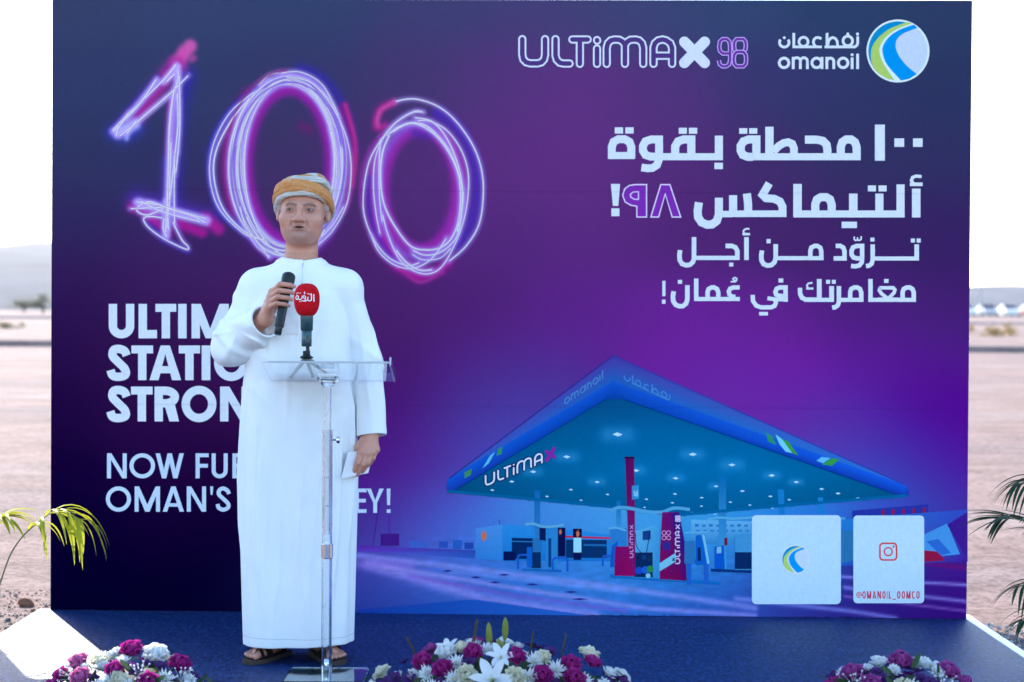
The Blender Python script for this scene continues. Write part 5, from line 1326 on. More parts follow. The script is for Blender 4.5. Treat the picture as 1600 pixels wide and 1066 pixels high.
# ------------------------------------------------------------------ flowers
def petal(L, W, curl, cup, n=4, mcols=3, tipw=0.35):
    """grid of points of a petal growing along +y then curling"""
    vs = []
    for i in range(n + 1):
        t = i / n
        ang = curl * t
        y = L * (t if abs(curl) < 1e-3 else math.sin(ang) / curl if curl else t); z = L * ((1 - math.cos(ang)) / curl if abs(curl) > 1e-3 else 0)
        w = W * (math.sin(math.pi * (0.12 + 0.80 * t)) ** 0.75) * (1 if t < 1 else tipw + .3)
        for j in range(mcols):
            s_ = j / (mcols - 1) * 2 - 1
            vs.append(Vector((s_ * w / 2, y, z + cup * W * s_ * s_ * .5)))
    fs = [(i * mcols + j, i * mcols + j + 1, (i + 1) * mcols + j + 1, (i + 1) * mcols + j) for i in range(n) for j in range(mcols - 1)]
    return vs, fs
def put(V_, F_, vs, fs, M):
    b = len(V_); V_.extend(M @ v for v in vs); F_.extend(tuple(b + i for i in f) for f in fs)
def rose_mesh(seed, r_=.027):
    rd = random.Random(seed); V_, F_ = [], []
    for ring, (n, tilt, rad, L) in enumerate([(3, 86, .004, .040), (4, 80, .008, .042), (5, 72, .012, .042), (6, 60, .015, .040), (6, 42, .016, .034)]):
        for k in range(n):
            a = 2 * math.pi * (k + .5 * (ring % 2)) / n + rd.uniform(-.2, .2)
            vs, fs = petal(L * rd.uniform(.92, 1.08), .036 + .004 * ring, -.7 if ring > 2 else .55, .55, 4, 5, .6)
            put(V_, F_, vs, fs, Matrix.Rotation(a, 4, 'Z') @ Matrix.Translation((0, rad * .7, .002 * ring - .006)) @ Matrix.Rotation(R(tilt + rd.uniform(-6, 6)), 4, 'X'))
    return mesh_from('rose', V_, F_)
def mum_mesh(seed, n=(16, 20, 22), L=.034, W=.0062):
    rd = random.Random(seed); V_, F_ = [], []
    for ring, (c, tilt) in enumerate(zip(n, (12, 32, 58))):
        for k in range(c):
            a = 2 * math.pi * k / c + rd.uniform(-.12, .12)
            vs, fs = petal(L * rd.uniform(.82, 1.12) * (1 - .13 * ring), W, rd.uniform(.1, .7), .5, 3, 3, .5)
            put(V_, F_, vs, fs, Matrix.Rotation(a, 4, 'Z') @ Matrix.Translation((0, .004, .002 * ring)) @ Matrix.Rotation(R(tilt + rd.uniform(-9, 9)), 4, 'X'))
    return mesh_from('chrysanthemum', V_, F_)
def disc_mesh(r_=.0065):
    bm = bmesh.new(); bmesh.ops.create_icosphere(bm, subdivisions=2, radius=r_, matrix=Matrix.Translation((0, 0, .006)) @ Matrix.Diagonal((1, 1, .6, 1))); return bm_mesh('flower_eye', bm)
def lily_mesh():
    V_, F_ = [], []
    for k in range(6):
        vs, fs = petal(.095, .034 if k % 2 else .042, -.95, .35, 7, 5, .15)
        put(V_, F_, vs, fs, Matrix.Rotation(2 * math.pi * k / 6, 4, 'Z') @ Matrix.Translation((0, .004, 0)) @ Matrix.Rotation(R(52 if k % 2 else 47), 4, 'X'))
    return mesh_from('lily', V_, F_)
def orchid_mesh(seed):
    rd = random.Random(seed); V_, F_ = [], []
    for k in range(5):
        vs, fs = petal(.030 * rd.uniform(.85, 1.1), .024, -.3, .4, 4, 5, .5)
        put(V_, F_, vs, fs, Matrix.Rotation(2 * math.pi * k / 5 + rd.uniform(-.15, .15), 4, 'Z') @ Matrix.Rotation(R(28), 4, 'X'))
    vs, fs = petal(.016, .012, .9, .6, 3, 3); put(V_, F_, vs, fs, Matrix.Rotation(R(60), 4, 'X'))
    return mesh_from('orchid', V_, F_)
def bud_mesh(L=.075, r_=.011):
    bm = bmesh.new(); add_lathe(bm, [(.0025, -.06), (.0025, 0), (r_ * .6, .006), (r_ * .95, L * .3), (r_, L * .5), (r_ * .75, L * .8), (r_ * .2, L)], 9)
    for v in bm.verts:
        if v.co.z > 0: v.co.xy *= 1 + .10 * math.cos(3 * math.atan2(v.co.y, v.co.x))
    return bm_mesh('bud', bm)
def spray_mesh(seed):
    rd = random.Random(seed); bm = bmesh.new()
    for k in range(16):
        p_ = Vector((rd.gauss(0, .018), rd.gauss(0, .018), .02 + abs(rd.gauss(0, .014))))
        bmesh.ops.create_icosphere(bm, subdivisions=1, radius=rd.uniform(.0028, .0046), matrix=Matrix.Translation(p_)); add_tube(bm, [(0, 0, -.02), p_], .0006, 4, False)
    return bm_mesh('filler_sprig', bm)
def leaf_mesh(L=.07, W=.022):
    vs, fs = petal(L, W, -.5, .3, 6, 3, .1); return mesh_from('leaf', vs, fs)
def blade_mesh(L=.12):
    V_, F_ = [], []
    for k in range(7):
        vs, fs = petal(.034, .011, .25, .8, 3, 3, .3); put(V_, F_, vs, fs, Matrix.Translation((0, 0, .03 + k * .013)) @ Matrix.Rotation(math.pi * k, 4, 'Z') @ Matrix.Rotation(R(74), 4, 'X'))
    bm = bmesh.new(); bm.from_mesh(mesh_from('t', V_, F_)); add_tube(bm, [(0, 0, -.05), (0, 0, .125)], .0022, 6); return bm_mesh('gladiolus_spike', bm)
def pet_mat(name, c1_, c2_, tr=.35):
    m = NT(name); m.set(Base_Color=m.ramp(m.noise(38, 4, 0.6), [(0.32, c1_), (0.68, c2_)]), Roughness=0.55)
    m.p.inputs['Specular IOR Level'].default_value = 0.3
    tl = m.n('ShaderNodeBsdfTranslucent'); tl.inputs[0].default_value = (*c2_, 1); mx = m.n('ShaderNodeMixShader'); mx.inputs[0].default_value = tr
    m.l(m.p.outputs[0], mx.inputs[1]); m.l(tl.outputs[0], mx.inputs[2]); m.l(mx.outputs[0], m.out.inputs[0])
    return m.mat
FM = dict(mag=pet_mat('magenta_petal', (.30, .010, .16), (.48, .03, .29)), pink=pet_mat('pink_petal', (.52, .10, .34), (.68, .22, .44)), lil=pet_mat('mauve_petal', (.30, .04, .24), (.44, .09, .36)), cream=pet_mat('cream_petal', (.72, .68, .50), (.82, .80, .66)), white=pet_mat('white_petal', (.78, .80, .80), (.86, .88, .88)), yel=pet_mat('yellow_centre', (.55, .50, .08), (.70, .62, .12)),
          pur=pet_mat('dark_violet_petal', (.035, .008, .085), (.09, .015, .17)), grn=pet_mat('bud_green', (.20, .24, .035), (.30, .33, .07)), leaf=pet_mat('dark_leaf', (.016, .045, .018), (.045, .10, .035), .3), stem=pet_mat('spike_green', (.07, .10, .04), (.14, .17, .07)), prp=pet_mat('spike_bronze', (.08, .06, .05), (.12, .10, .06)))
ROSES = [rose_mesh(s_) for s_ in range(5)]; MUMS = [mum_mesh(s_) for s_ in range(4)]; RUFF = [mum_mesh(s_ + 20, (18, 24, 26), .027, .0085) for s_ in range(3)]
ORCH = [orchid_mesh(s_) for s_ in range(3)]; SPR = [spray_mesh(s_) for s_ in range(3)]; LILY, EYE, BUD, LEAF, BLADE = lily_mesh(), disc_mesh(), bud_mesh(), leaf_mesh(), blade_mesh()
for me_ in ROSES + MUMS + RUFF + ORCH + [LILY, LEAF, BLADE, BUD]: me_.shade_smooth()
frd = random.Random(21)
def place(name, me_, mat, root, p_, nrm, sc_=1.0, spin=None):
    o = bpy.data.objects.new(name, me_)
    col.objects.link(o); o.parent = root
    if not me_.materials: me_.materials.append(mat)
    o.material_slots[0].link = 'OBJECT'; o.material_slots[0].material = mat
    o.location = p_
    o.rotation_euler = (Vector(nrm).to_track_quat('Z', 'Y') @ Euler((0, 0, spin if spin is not None else frd.uniform(0, 6.28))).to_quaternion()).to_euler()
    o.scale = (sc_ * (.90 if root.name.startswith('flower_arr') and name not in ('leaf', 'lily', 'bud', 'gladiolus_spike') else 1),) * 3
    return o
def arrangement(X, Y, label, half, depth, height, items, fill):
    root = empty('flower_arrangement', (X, Y, 0)); tag(root, label, 'flower arrangement', 'flower arrangements along the front of the carpet')
    bm = bmesh.new(); bmesh.ops.create_uvsphere(bm, u_segments=28, v_segments=14, radius=1.0, matrix=Matrix.Diagonal((half * .80, depth * .80, height * .72, 1)))
    for v in bm.verts: v.co.z = max(v.co.z, 0.001); v.co *= 1 + .06 * mnoise.noise(v.co * 14)
    link('foliage_base', bm_mesh('foliage_base', bm), FM['leaf'], root, smooth=True)
    occ = []
    def surf(x, z):
        """front point of the dome at height z, offset x"""
        k_ = 1 - (x / half) ** 2 - (max(z, 0) / height) ** 2
        y = -depth * math.sqrt(max(0.0, k_))
        return Vector((x, y, z)), Vector((x / half ** 2, y / depth ** 2 - .0, max(z, .02) / height ** 2)).normalized()
    def add(kind, p_, n_, sc_=1.0):
        if kind in ('mag', 'pink', 'lil', 'cream', 'wrose'): place('rose', frd.choice(ROSES), FM['white' if kind == 'wrose' else kind], root, p_, n_, sc_)
        elif kind == 'mum': o = place('chrysanthemum', frd.choice(MUMS), FM['white'], root, p_, n_, sc_); place('flower_eye', EYE, FM['yel'], o, (0, 0, .002), (0, 0, 1))
        elif kind == 'ruff': place('chrysanthemum', frd.choice(RUFF), FM['white'], root, p_, n_, sc_)
        elif kind == 'lily': o = place('lily', LILY, FM['white'], root, p_, n_, sc_, .5); place('flower_eye', EYE, FM['yel'], o, (0, 0, .012), (0, 0, 1))
        elif kind == 'bud': place('bud', BUD, FM['grn'], root, p_, n_, sc_)
        elif kind == 'spike': place('gladiolus_spike', BLADE, FM['prp'], root, p_, n_, sc_)
        elif kind == 'orch': place('orchid', frd.choice(ORCH), FM['pur'], root, p_, n_, sc_)
        elif kind == 'spr': place('filler_sprig', frd.choice(SPR), FM['white'], root, p_, n_, sc_)
        elif kind == 'leaf': place('leaf', LEAF, FM['leaf'], root, p_, n_, sc_)
    for kind, x, z, *ex in items:
        if kind in ('bud', 'spike'):
            p_ = Vector((x, -.02, z - .05)); n_ = Vector(ex[0] if ex else (0, 0, 1)); sc_ = ex[1] if len(ex) > 1 else 1.0
        else:
            p_, n_ = surf(x, z); n_ = (n_ + Vector((0, -.55, .15))).normalized(); sc_ = ex[0] if ex else 1.0
        occ.append(p_.copy()); add(kind, p_ if kind in ('bud', 'spike') else p_ - n_ * .018, n_, sc_)
    tries = 0
    while fill > 0 and tries < 4000:
        tries += 1
        v = Vector((frd.gauss(0, 1), frd.gauss(0, 1), abs(frd.gauss(0, 1)))).normalized()
        p_ = Vector((v.x * half, v.y * depth, v.z * height))
        n_ = Vector((v.x / half, v.y / depth, v.z / height)).normalized()
        dmin = min((p_ - q_).length for q_ in occ) if occ else 1
        front = p_.y < -.02
        if dmin < (.036 if front else .046): 
            if dmin > .019 and frd.random() < .5:
                occ.append(p_); add(frd.choice(['orch', 'orch', 'orch', 'leaf']), p_ - n_ * .024, n_ if frd.random() < .5 else (n_ + Vector((frd.uniform(-.6, .6), frd.uniform(-.6, .6), .2))).normalized(), frd.uniform(.8, 1.1)); fill -= .35
            continue
        occ.append(p_)
        kind = frd.choice(['mag', 'lil', 'cream', 'mum', 'mum', 'ruff', 'ruff', 'orch', 'orch', 'orch', 'orch', 'leaf', 'leaf', 'wrose'])
        add(kind, p_ - n_ * .016, n_, frd.uniform(.82, 1.08)); fill -= 1
    for k in range(30):
        v = Vector((frd.gauss(0, 1), -abs(frd.gauss(0, 1)), abs(frd.gauss(0, 1)))).normalized(); n_ = Vector((v.x / half, v.y / depth, v.z / height)).normalized()
        place('leaf', LEAF, FM['leaf'], root, Vector((v.x * half, v.y * depth, v.z * height)) * .93, (n_.cross(Vector((frd.uniform(-1, 1), frd.uniform(-1, 1), .3))) + n_ * .2).normalized(), frd.uniform(.6, 1.0), frd.uniform(0, 6.28))
    for k in range(34):
        a = frd.uniform(0, 6.28); v = Vector((math.cos(a) * half * .92, math.sin(a) * depth * .92, frd.uniform(.01, .10)))
        place('leaf', LEAF, FM['leaf'], root, v, Vector((math.cos(a) * .3, math.sin(a) * .3, 1)).normalized(), frd.uniform(.8, 1.5), frd.uniform(0, 6.28))
    return root
FY = 6.47
def fp(u, v, u0, depth_=.2): 
    s_ = 3130 / (FY - depth_); return ((u - u0) / s_ * 1.0, 1.28 - (v - 490 - (u - 800) * .0063) / s_ - .022)
def its(L, u0, dp=.16): return [(k_, *fp(u, v, u0, dp), *ex) for k_, u, v, *ex in L]
C0, L0_, R0 = 792, 205, 1402
arrangement((C0 - 800) * FY / 3130, FY, 'widest flower arrangement with a white lily, green buds and bronze spikes', .47, .23, .222, its([
    ('mag', 661, 1030), ('mag', 694, 1037), ('mag', 742, 1014, .95), ('mag', 811, 1018, .9), ('mag', 851, 1044), ('mag', 896, 1032), ('mag', 902, 1052, 1.1), ('wrose', 697, 1016), ('cream', 732, 1044), ('cream', 808, 1047, 1.05), ('cream', 853, 1020, .8),
    ('mum', 668, 1043), ('mum', 716, 1027), ('mum', 711, 1050, 1.1), ('mum', 764, 1010), ('mum', 840, 1024, 1.05), ('mum', 831, 1047, 1.15), ('mum', 873, 1037, 1.15), ('mum', 917, 1056, 1.1), ('mum', 676, 1064, 1.1), ('lily', 772, 1050, .85), ('lily', 786, 1018, .6), ('lily', 700, 1012, .5), ('orch', 640, 1052), ('orch', 618, 1055, 1.2), ('orch', 690, 1056), ('orch', 866, 1014), ('orch', 735, 1026), ('orch', 870, 1056), ('orch', 930, 1060), ('orch', 958, 1062, 1.1), ('orch', 985, 1063), ('orch', 600, 1064), ('ruff', 645, 1045, .8), ('ruff', 950, 1062)], C0) + [
    ('bud', -.049, .255, (-.05, 0, 1), 1.05), ('bud', 0.0, .275, (.02, 0, 1), 1.0), ('bud', -.003, .205, (-.22, -.5, 1), 1.25), ('bud', -.074, .19, (-.1, -.5, 1), .9), ('spike', -.255, .17, (-.55, 0, 1), .95), ('spike', -.112, .205, (.16, 0, 1), 1.0), ('spike', .075, .195, (.16, 0, 1), .8), ('spike', .175, .19, (.22, 0, 1), .8)], 60)
arrangement((L0_ - 800) * FY / 3130, FY, 'round flower arrangement with pale pink roses, partly in sunlight on the carpet edge', .275, .22, .172, its([
    ('pink', 122, 1037, 1.05), ('pink', 138, 1052, 1.05), ('mag', 208, 1018, 1.15), ('mag', 286, 1041, 1.15), ('mag', 249, 1057, 1.1), ('mag', 193, 1041), ('mag', 92, 1058, .9), ('wrose', 245, 1025, 1.25), ('ruff', 158, 1027, 1.1), ('ruff', 182, 1021, 1.1), ('ruff', 170, 1035), ('mum', 184, 1055, 1.1), ('mum', 219, 1062, 1.2), ('mum', 272, 1053, 1.1), ('mum', 166, 1064), ('mum', 262, 1064), ('ruff', 308, 1060), ('cream', 203, 1052, .9), ('orch', 160, 1050), ('orch', 225, 1040), ('orch', 262, 1037), ('spr', 232, 1042), ('spr', 112, 1050), ('spr', 298, 1055)], L0_) + [('bud', -.050, .165, (-.05, 0, 1), .45), ('bud', .085, .15, (.4, 0, 1), .5)], 46)
arrangement((R0 - 800) * FY / 3130, FY, 'round flower arrangement of mauve roses and shaggy white chrysanthemums, all in shade', .29, .22, .160, its([
    ('lil', 1413, 1037, 1.25), ('lil', 1330, 1051, 1.1), ('lil', 1353, 1062, 1.1), ('lil', 1489, 1053, 1.15), ('ruff', 1377, 1036, 1.3), ('ruff', 1448, 1037, 1.3), ('ruff', 1357, 1043), ('ruff', 1394, 1043, 1.1), ('ruff', 1433, 1040), ('ruff', 1469, 1049, 1.15), ('ruff', 1314, 1056), ('mum', 1412, 1063, 1.1), ('cream', 1402, 1063, .9), ('orch', 1372, 1052), ('orch', 1340, 1062), ('orch', 1436, 1052), ('orch', 1448, 1058), ('orch', 1304, 1058, 1.1), ('orch', 1508, 1060), ('spr', 1330, 1062), ('spr', 1470, 1060), ('orch', 1392, 1058), ('orch', 1460, 1062)], R0), 46)

# ------------------------------------------------------------------ potted palms
def palm_mat(name, c1_, c2_):
    return pet_mat(name, c1_, c2_, .45)
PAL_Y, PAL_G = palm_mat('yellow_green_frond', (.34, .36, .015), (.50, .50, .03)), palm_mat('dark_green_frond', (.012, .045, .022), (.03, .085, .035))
STEM = simple('palm_stem', (.16, .17, .05), .5)
def palm(root, fronds, mat, seed):
    rd = random.Random(seed)
    bm = bmesh.new(); add_lathe(bm, [(.0, .0), (.115, .0), (.12, .01), (.15, .27), (.165, .275), (.165, .30), (.145, .30), (.14, .26), (.0, .258)], 28); link('pot', bm_mesh('pot', bm), simple('pot_glaze', (.10, .08, .075), .4), root, smooth=False)
    bm = bmesh.new(); bmesh.ops.create_circle(bm, cap_ends=True, segments=24, radius=.138, matrix=Matrix.Translation((0, 0, .268))); link('soil', bm_mesh('soil', bm), simple('soil', (.05, .035, .025), .9, .1, .3, 80, bump=.5), root)
    for pts, n, L, droop, wd, *fr0 in fronds:
        fr = empty('frond', (0, 0, 0), 0, root)
        P = [Vector(p_) for p_ in cubic(pts, 10)]
        bm = bmesh.new(); add_tube(bm, P, list(np.linspace(.0042, .0012, len(P))), 7); link('stalk', bm_mesh('stalk', bm), STEM, fr, smooth=True)
        i0 = int(len(P) * (fr0[0] if fr0 else .45))
        for k in range(n):
            t = k / max(1, n - 1); idx_ = i0 + t * (len(P) - 1 - i0); i = int(min(len(P) - 2, idx_)); p_ = P[i].lerp(P[i + 1], idx_ - i)
            d_ = (P[i + 1] - P[i]).normalized(); side = d_.cross(Vector((0, 0, 1)))
            side = side.normalized() if side.length > .05 else Vector((0, 1, 0))
            for s_ in (-1, 1):
                ln = L * (0.55 + .9 * math.sin(math.pi * (.15 + .75 * t))) * rd.uniform(.85, 1.15)
                dr = (d_ * rd.uniform(.55, 1.0) + side * s_ * rd.uniform(.35, .9) + Vector((0, 0, rd.uniform(-.25, .35)))).normalized()
                vs, fs, m_ = [], [], 9
                q_ = p_.copy(); dv = dr.copy(); wn_ = None
                for j in range(m_ + 1):
                    u_ = j / m_; w = wd * (math.sin(math.pi * min(1, .10 + .9 * u_ ** .8)) ** .8) * .5 if j < m_ else .0003
                    nn = dv.cross(Vector((0, 0, 1))); nn = nn.normalized() if nn.length > .02 else (wn_ or Vector((1, 0, 0)))
                    wn_ = nn
                    vs += [q_ - nn * w + Vector((0, 0, w * .5)), q_, q_ + nn * w + Vector((0, 0, w * .5))]
                    q_ = q_ + dv * ln / m_; dv = (dv + Vector((0, 0, -droop / m_))).normalized()
                for j in range(m_):
                    for c_ in (0, 1): fs.append((j * 3 + c_, j * 3 + c_ + 1, j * 3 + 4 + c_, j * 3 + 3 + c_))
                link('leaflet', mesh_from('leaflet', vs, fs), mat, fr, smooth=True)
def loc(u, v, Y, root): return Vector(((u - 800) * Y / 3130 - root[0], Y - root[1], 1.28 - (v - 490 - (u - 800) * .0063) * Y / 3130))
rL = (-2.27, 7.80)
PLL = empty('potted_palm', (rL[0], rL[1], -.03)); tag(PLL, 'potted palm with sunlit yellow green fronds by the sandy ground', 'potted plant')
b0 = (0, 0, .27)
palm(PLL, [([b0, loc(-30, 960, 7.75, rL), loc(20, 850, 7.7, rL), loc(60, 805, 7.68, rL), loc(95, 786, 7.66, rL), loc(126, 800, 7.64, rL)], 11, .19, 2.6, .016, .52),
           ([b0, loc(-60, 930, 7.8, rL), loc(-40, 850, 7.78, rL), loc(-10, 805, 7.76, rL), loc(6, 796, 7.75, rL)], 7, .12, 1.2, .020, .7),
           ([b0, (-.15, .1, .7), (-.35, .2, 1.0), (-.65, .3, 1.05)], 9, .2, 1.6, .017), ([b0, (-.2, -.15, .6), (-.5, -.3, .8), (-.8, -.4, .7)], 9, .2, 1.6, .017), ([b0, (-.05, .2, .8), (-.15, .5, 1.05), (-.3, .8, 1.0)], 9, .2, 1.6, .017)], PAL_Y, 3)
rR = (2.36, 7.85)
PRR = empty('potted_palm', (rR[0], rR[1], -.03)); tag(PRR, 'potted palm with dark green arching fronds beside the gravel', 'potted plant')
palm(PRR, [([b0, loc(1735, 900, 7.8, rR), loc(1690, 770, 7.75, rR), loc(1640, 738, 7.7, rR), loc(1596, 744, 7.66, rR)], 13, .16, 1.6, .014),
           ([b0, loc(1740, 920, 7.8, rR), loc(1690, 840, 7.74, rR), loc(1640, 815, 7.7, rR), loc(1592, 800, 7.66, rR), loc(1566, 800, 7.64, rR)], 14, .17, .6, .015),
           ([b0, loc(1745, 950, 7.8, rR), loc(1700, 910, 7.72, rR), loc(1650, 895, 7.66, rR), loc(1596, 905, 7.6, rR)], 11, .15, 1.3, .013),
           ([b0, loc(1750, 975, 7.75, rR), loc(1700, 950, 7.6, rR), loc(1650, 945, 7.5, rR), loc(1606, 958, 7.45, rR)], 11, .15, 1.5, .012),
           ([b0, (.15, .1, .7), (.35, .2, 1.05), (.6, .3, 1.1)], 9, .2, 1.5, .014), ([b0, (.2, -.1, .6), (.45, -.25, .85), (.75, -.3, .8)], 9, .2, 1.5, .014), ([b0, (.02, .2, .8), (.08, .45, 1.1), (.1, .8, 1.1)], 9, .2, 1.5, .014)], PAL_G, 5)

# ------------------------------------------------------------------ stand-in panel added out of view to shade the carpet corner
SHADE_PANEL = empty('shade_panel', (-2.385, 8.62, -.03))
tag(SHADE_PANEL, 'plain navy stand-in panel added out of view to shade the carpet corner', 'panel')
bm = bmesh.new(); add_box(bm, (-.45, .03, 1.07), (.90, .05, 2.06), .004); link('sheet', bm_mesh('sheet', bm), simple('shade_panel_cloth', (.03, .03, .11), .7, .2), SHADE_PANEL)
for x in (-.08, -.82):
    bm = bmesh.new(); add_box(bm, (x, .03, .02), (.05, .55, .04), .004); link('foot', bm_mesh('foot', bm), simple('shade_panel_foot', (.3, .3, .3), .4, .5, metal=.7), SHADE_PANEL)

# ------------------------------------------------------------------ stones and gravel beside the carpet
def stone_mesh(seed, sub=2):
    bm = bmesh.new(); bmesh.ops.create_icosphere(bm, subdivisions=sub, radius=1.0)
    o_ = Vector((seed * 7.3, seed * 1.9, 0))
    for v in bm.verts:
        v.co *= 1 + .32 * mnoise.noise(v.co * 1.1 + o_) + .12 * mnoise.noise(v.co * 3 + o_)
    me_ = bm_mesh('stone', bm); me_.shade_smooth() if sub > 2 else None
    return me_
ST = [stone_mesh(k, 3) for k in range(4)]
smats = [simple('brown_stone', (.26, .125, .07), .85, .2, .3, 6, bump=.6, bscale=20), simple('grey_stone', (.15, .14, .145), .85, .2, .3, 6, bump=.6, bscale=20), simple('pale_stone', (.38, .33, .29), .85, .2, .25, 6, bump=.6, bscale=20)]
def stone(X, Y, sx, sy, sz, k, mt, label):
    o = bpy.data.objects.new('stone', ST[k]); col.objects.link(o)
    if not ST[k].materials: ST[k].materials.append(smats[0])
    o.material_slots[0].link = 'OBJECT'; o.material_slots[0].material = smats[mt]
    o.location = (X, Y, -.03 + sz * .55); o.scale = (sx, sy, sz); o.rotation_euler = (0, 0, k * 1.3)
    tag(o, label, 'stone', 'loose stones beside the carpet')
stone(-2.145, 8.86, .036, .030, .024, 0, 0, 'large rust brown stone lying by the sunlit carpet edge')
stone(-2.115, 8.42, .014, .012, .010, 1, 1, 'small dark grey stone among pebbles by sunlit carpet')
stone(-2.075, 8.70, .012, .011, .008, 2, 0, 'small brown pebble touching the carpet corner')
stone(-2.17, 8.25, .016, .014, .010, 3, 2, 'flat pale pebble near the potted yellow palm')
stone(2.06, 8.02, .013, .012, .010, 2, 1, 'dark grey pebble in the shaded gravel strip')
grd = random.Random(3)
def gravel(name, n, x0, x1, y0, y1, r0, r1, mat):
    V_, F_ = [], []
    base = []
    for k in range(5):
        bm = bmesh.new(); bmesh.ops.create_icosphere(bm, subdivisions=1, radius=1.0)
        for v in bm.verts: v.co *= 1 + .45 * mnoise.noise(v.co * 1.3 + Vector((k * 5, 0, 0)))
        base.append(([v.co.copy() for v in bm.verts], [tuple(v.index for v in f.verts) for f in bm.faces])); bm.free()
    for _ in range(n):
        vs, fs = grd.choice(base); r_ = r0 + (r1 - r0) * grd.random() ** 3
        M_ = Matrix.Translation((grd.uniform(x0, x1), grd.uniform(y0, y1), -.03 + r_ * .3)) @ Euler((grd.uniform(0, 6), grd.uniform(0, 6), grd.uniform(0, 6))).to_matrix().to_4x4() @ Matrix.Diagonal((r_, r_ * grd.uniform(.6, 1), r_ * grd.uniform(.45, .8), 1))
        b = len(V_); V_.extend(M_ @ v for v in vs); F_.extend(tuple(b + i for i in f) for f in fs)
    o = link(name, mesh_from(name, V_, F_), mat); o['kind'] = 'stuff'; tag(o, 'loose gravel scattered on the ground beside the carpet', 'gravel')
m = NT('gravel_mixed'); m.set(Base_Color=m.ramp(m.noise(45, 2, .5), [(.3, (.20, .13, .09)), (.45, (.32, .25, .20)), (.58, (.44, .38, .33)), (.7, (.24, .13, .08))]), Roughness=.9)
gravel('gravel', 4200, -3.4, -2.03, 6.2, 9.4, .003, .010, m.mat)
m = NT('gravel_grey'); m.set(Base_Color=m.ramp(m.noise(70, 2, .5), [(.3, (.16, .16, .165)), (.5, (.34, .33, .33)), (.65, (.55, .54, .53))]), Roughness=.9)
gravel('gravel', 6500, 1.975, 3.3, 6.2, 8.5, .004, .013, m.mat)

# ------------------------------------------------------------------ far bank, road, parked cars, hills
def ridge(name, y0, spans, mat, seed, x0=-2600, x1=2600, n=260, rows=9, depth=700):
    V_, F_ = [], []
    for j in range(rows):
        t = j / (rows - 1)
        for i in range(n):
            x = x0 + (x1 - x0) * i / (n - 1)
            h_ = np.interp(x, [s_[0] for s_ in spans], [s_[1] for s_ in spans])
            h_ *= 1 + .22 * mnoise.fractal(Vector((x * .004, seed, t)), 1.0, 2.0, 5)
            V_.append((x, y0 + depth * t + 60 * mnoise.noise(Vector((x * .003, t, seed))), -2 + h_ * math.sin(math.pi / 2 * min(1, t * 1.15)) ** .8 + 4 * t * mnoise.fractal(Vector((x * .01, t * 5, seed)), 1, 2, 4)))
    F_ = [(j * n + i, j * n + i + 1, (j + 1) * n + i + 1, (j + 1) * n + i) for j in range(rows - 1) for i in range(n - 1)]
    tag(link(name, mesh_from(name, V_, F_), mat, smooth=True), kind='structure')
hm_ = simple('far_rock', (.075, .08, .10), .95, .1, .3, .02)
ridge('hills', 1300, [(-2600, 70), (-900, 66), (-460, 62), (-335, 58), (-200, 50), (0, 36), (300, 26), (430, 29), (900, 34), (2600, 50)], hm_, 3.3)
# road along the bank and its guard rail
bm = bmesh.new(); add_box(bm, (0, 205, 1.02), (700, 9, .05)); tag(link('road', bm_mesh('road', bm), simple('asphalt', (.06, .06, .062), .9, .2, .15, 2)), kind='structure')
RAIL = empty('guard_rail', (0, 150, .45)); tag(RAIL, 'long grey steel guard rail along the far road bank', 'guard rail')
galv = simple('galvanised_steel', (.30, .31, .33), .5, .5, .1, 1, .6)
bm = bmesh.new()
for x in range(-150, 150, 6):
    for (za, ya), (zb, yb) in (((.10, 0), (.17, -.05)), ((.17, -.05), (.24, 0)), ((.24, 0), (.31, -.05)), ((.31, -.05), (.38, 0))):
        vv_ = [bm.verts.new(c_) for c_ in ((x, ya, za), (x + 6, ya, za), (x + 6, yb, zb), (x, yb, zb))]; bm.faces.new(vv_)
bmesh.ops.remove_doubles(bm, verts=bm.verts[:], dist=1e-4)
link('beam', bm_mesh('beam', bm), galv, RAIL)
pm_ = bmesh.new(); add_box(pm_, (0, .06, .10), (.12, .10, .62)); pme = bm_mesh('post', pm_)
for x in range(-60, 62, 4): link('post', pme, galv, RAIL, loc=(x, 0, 0))
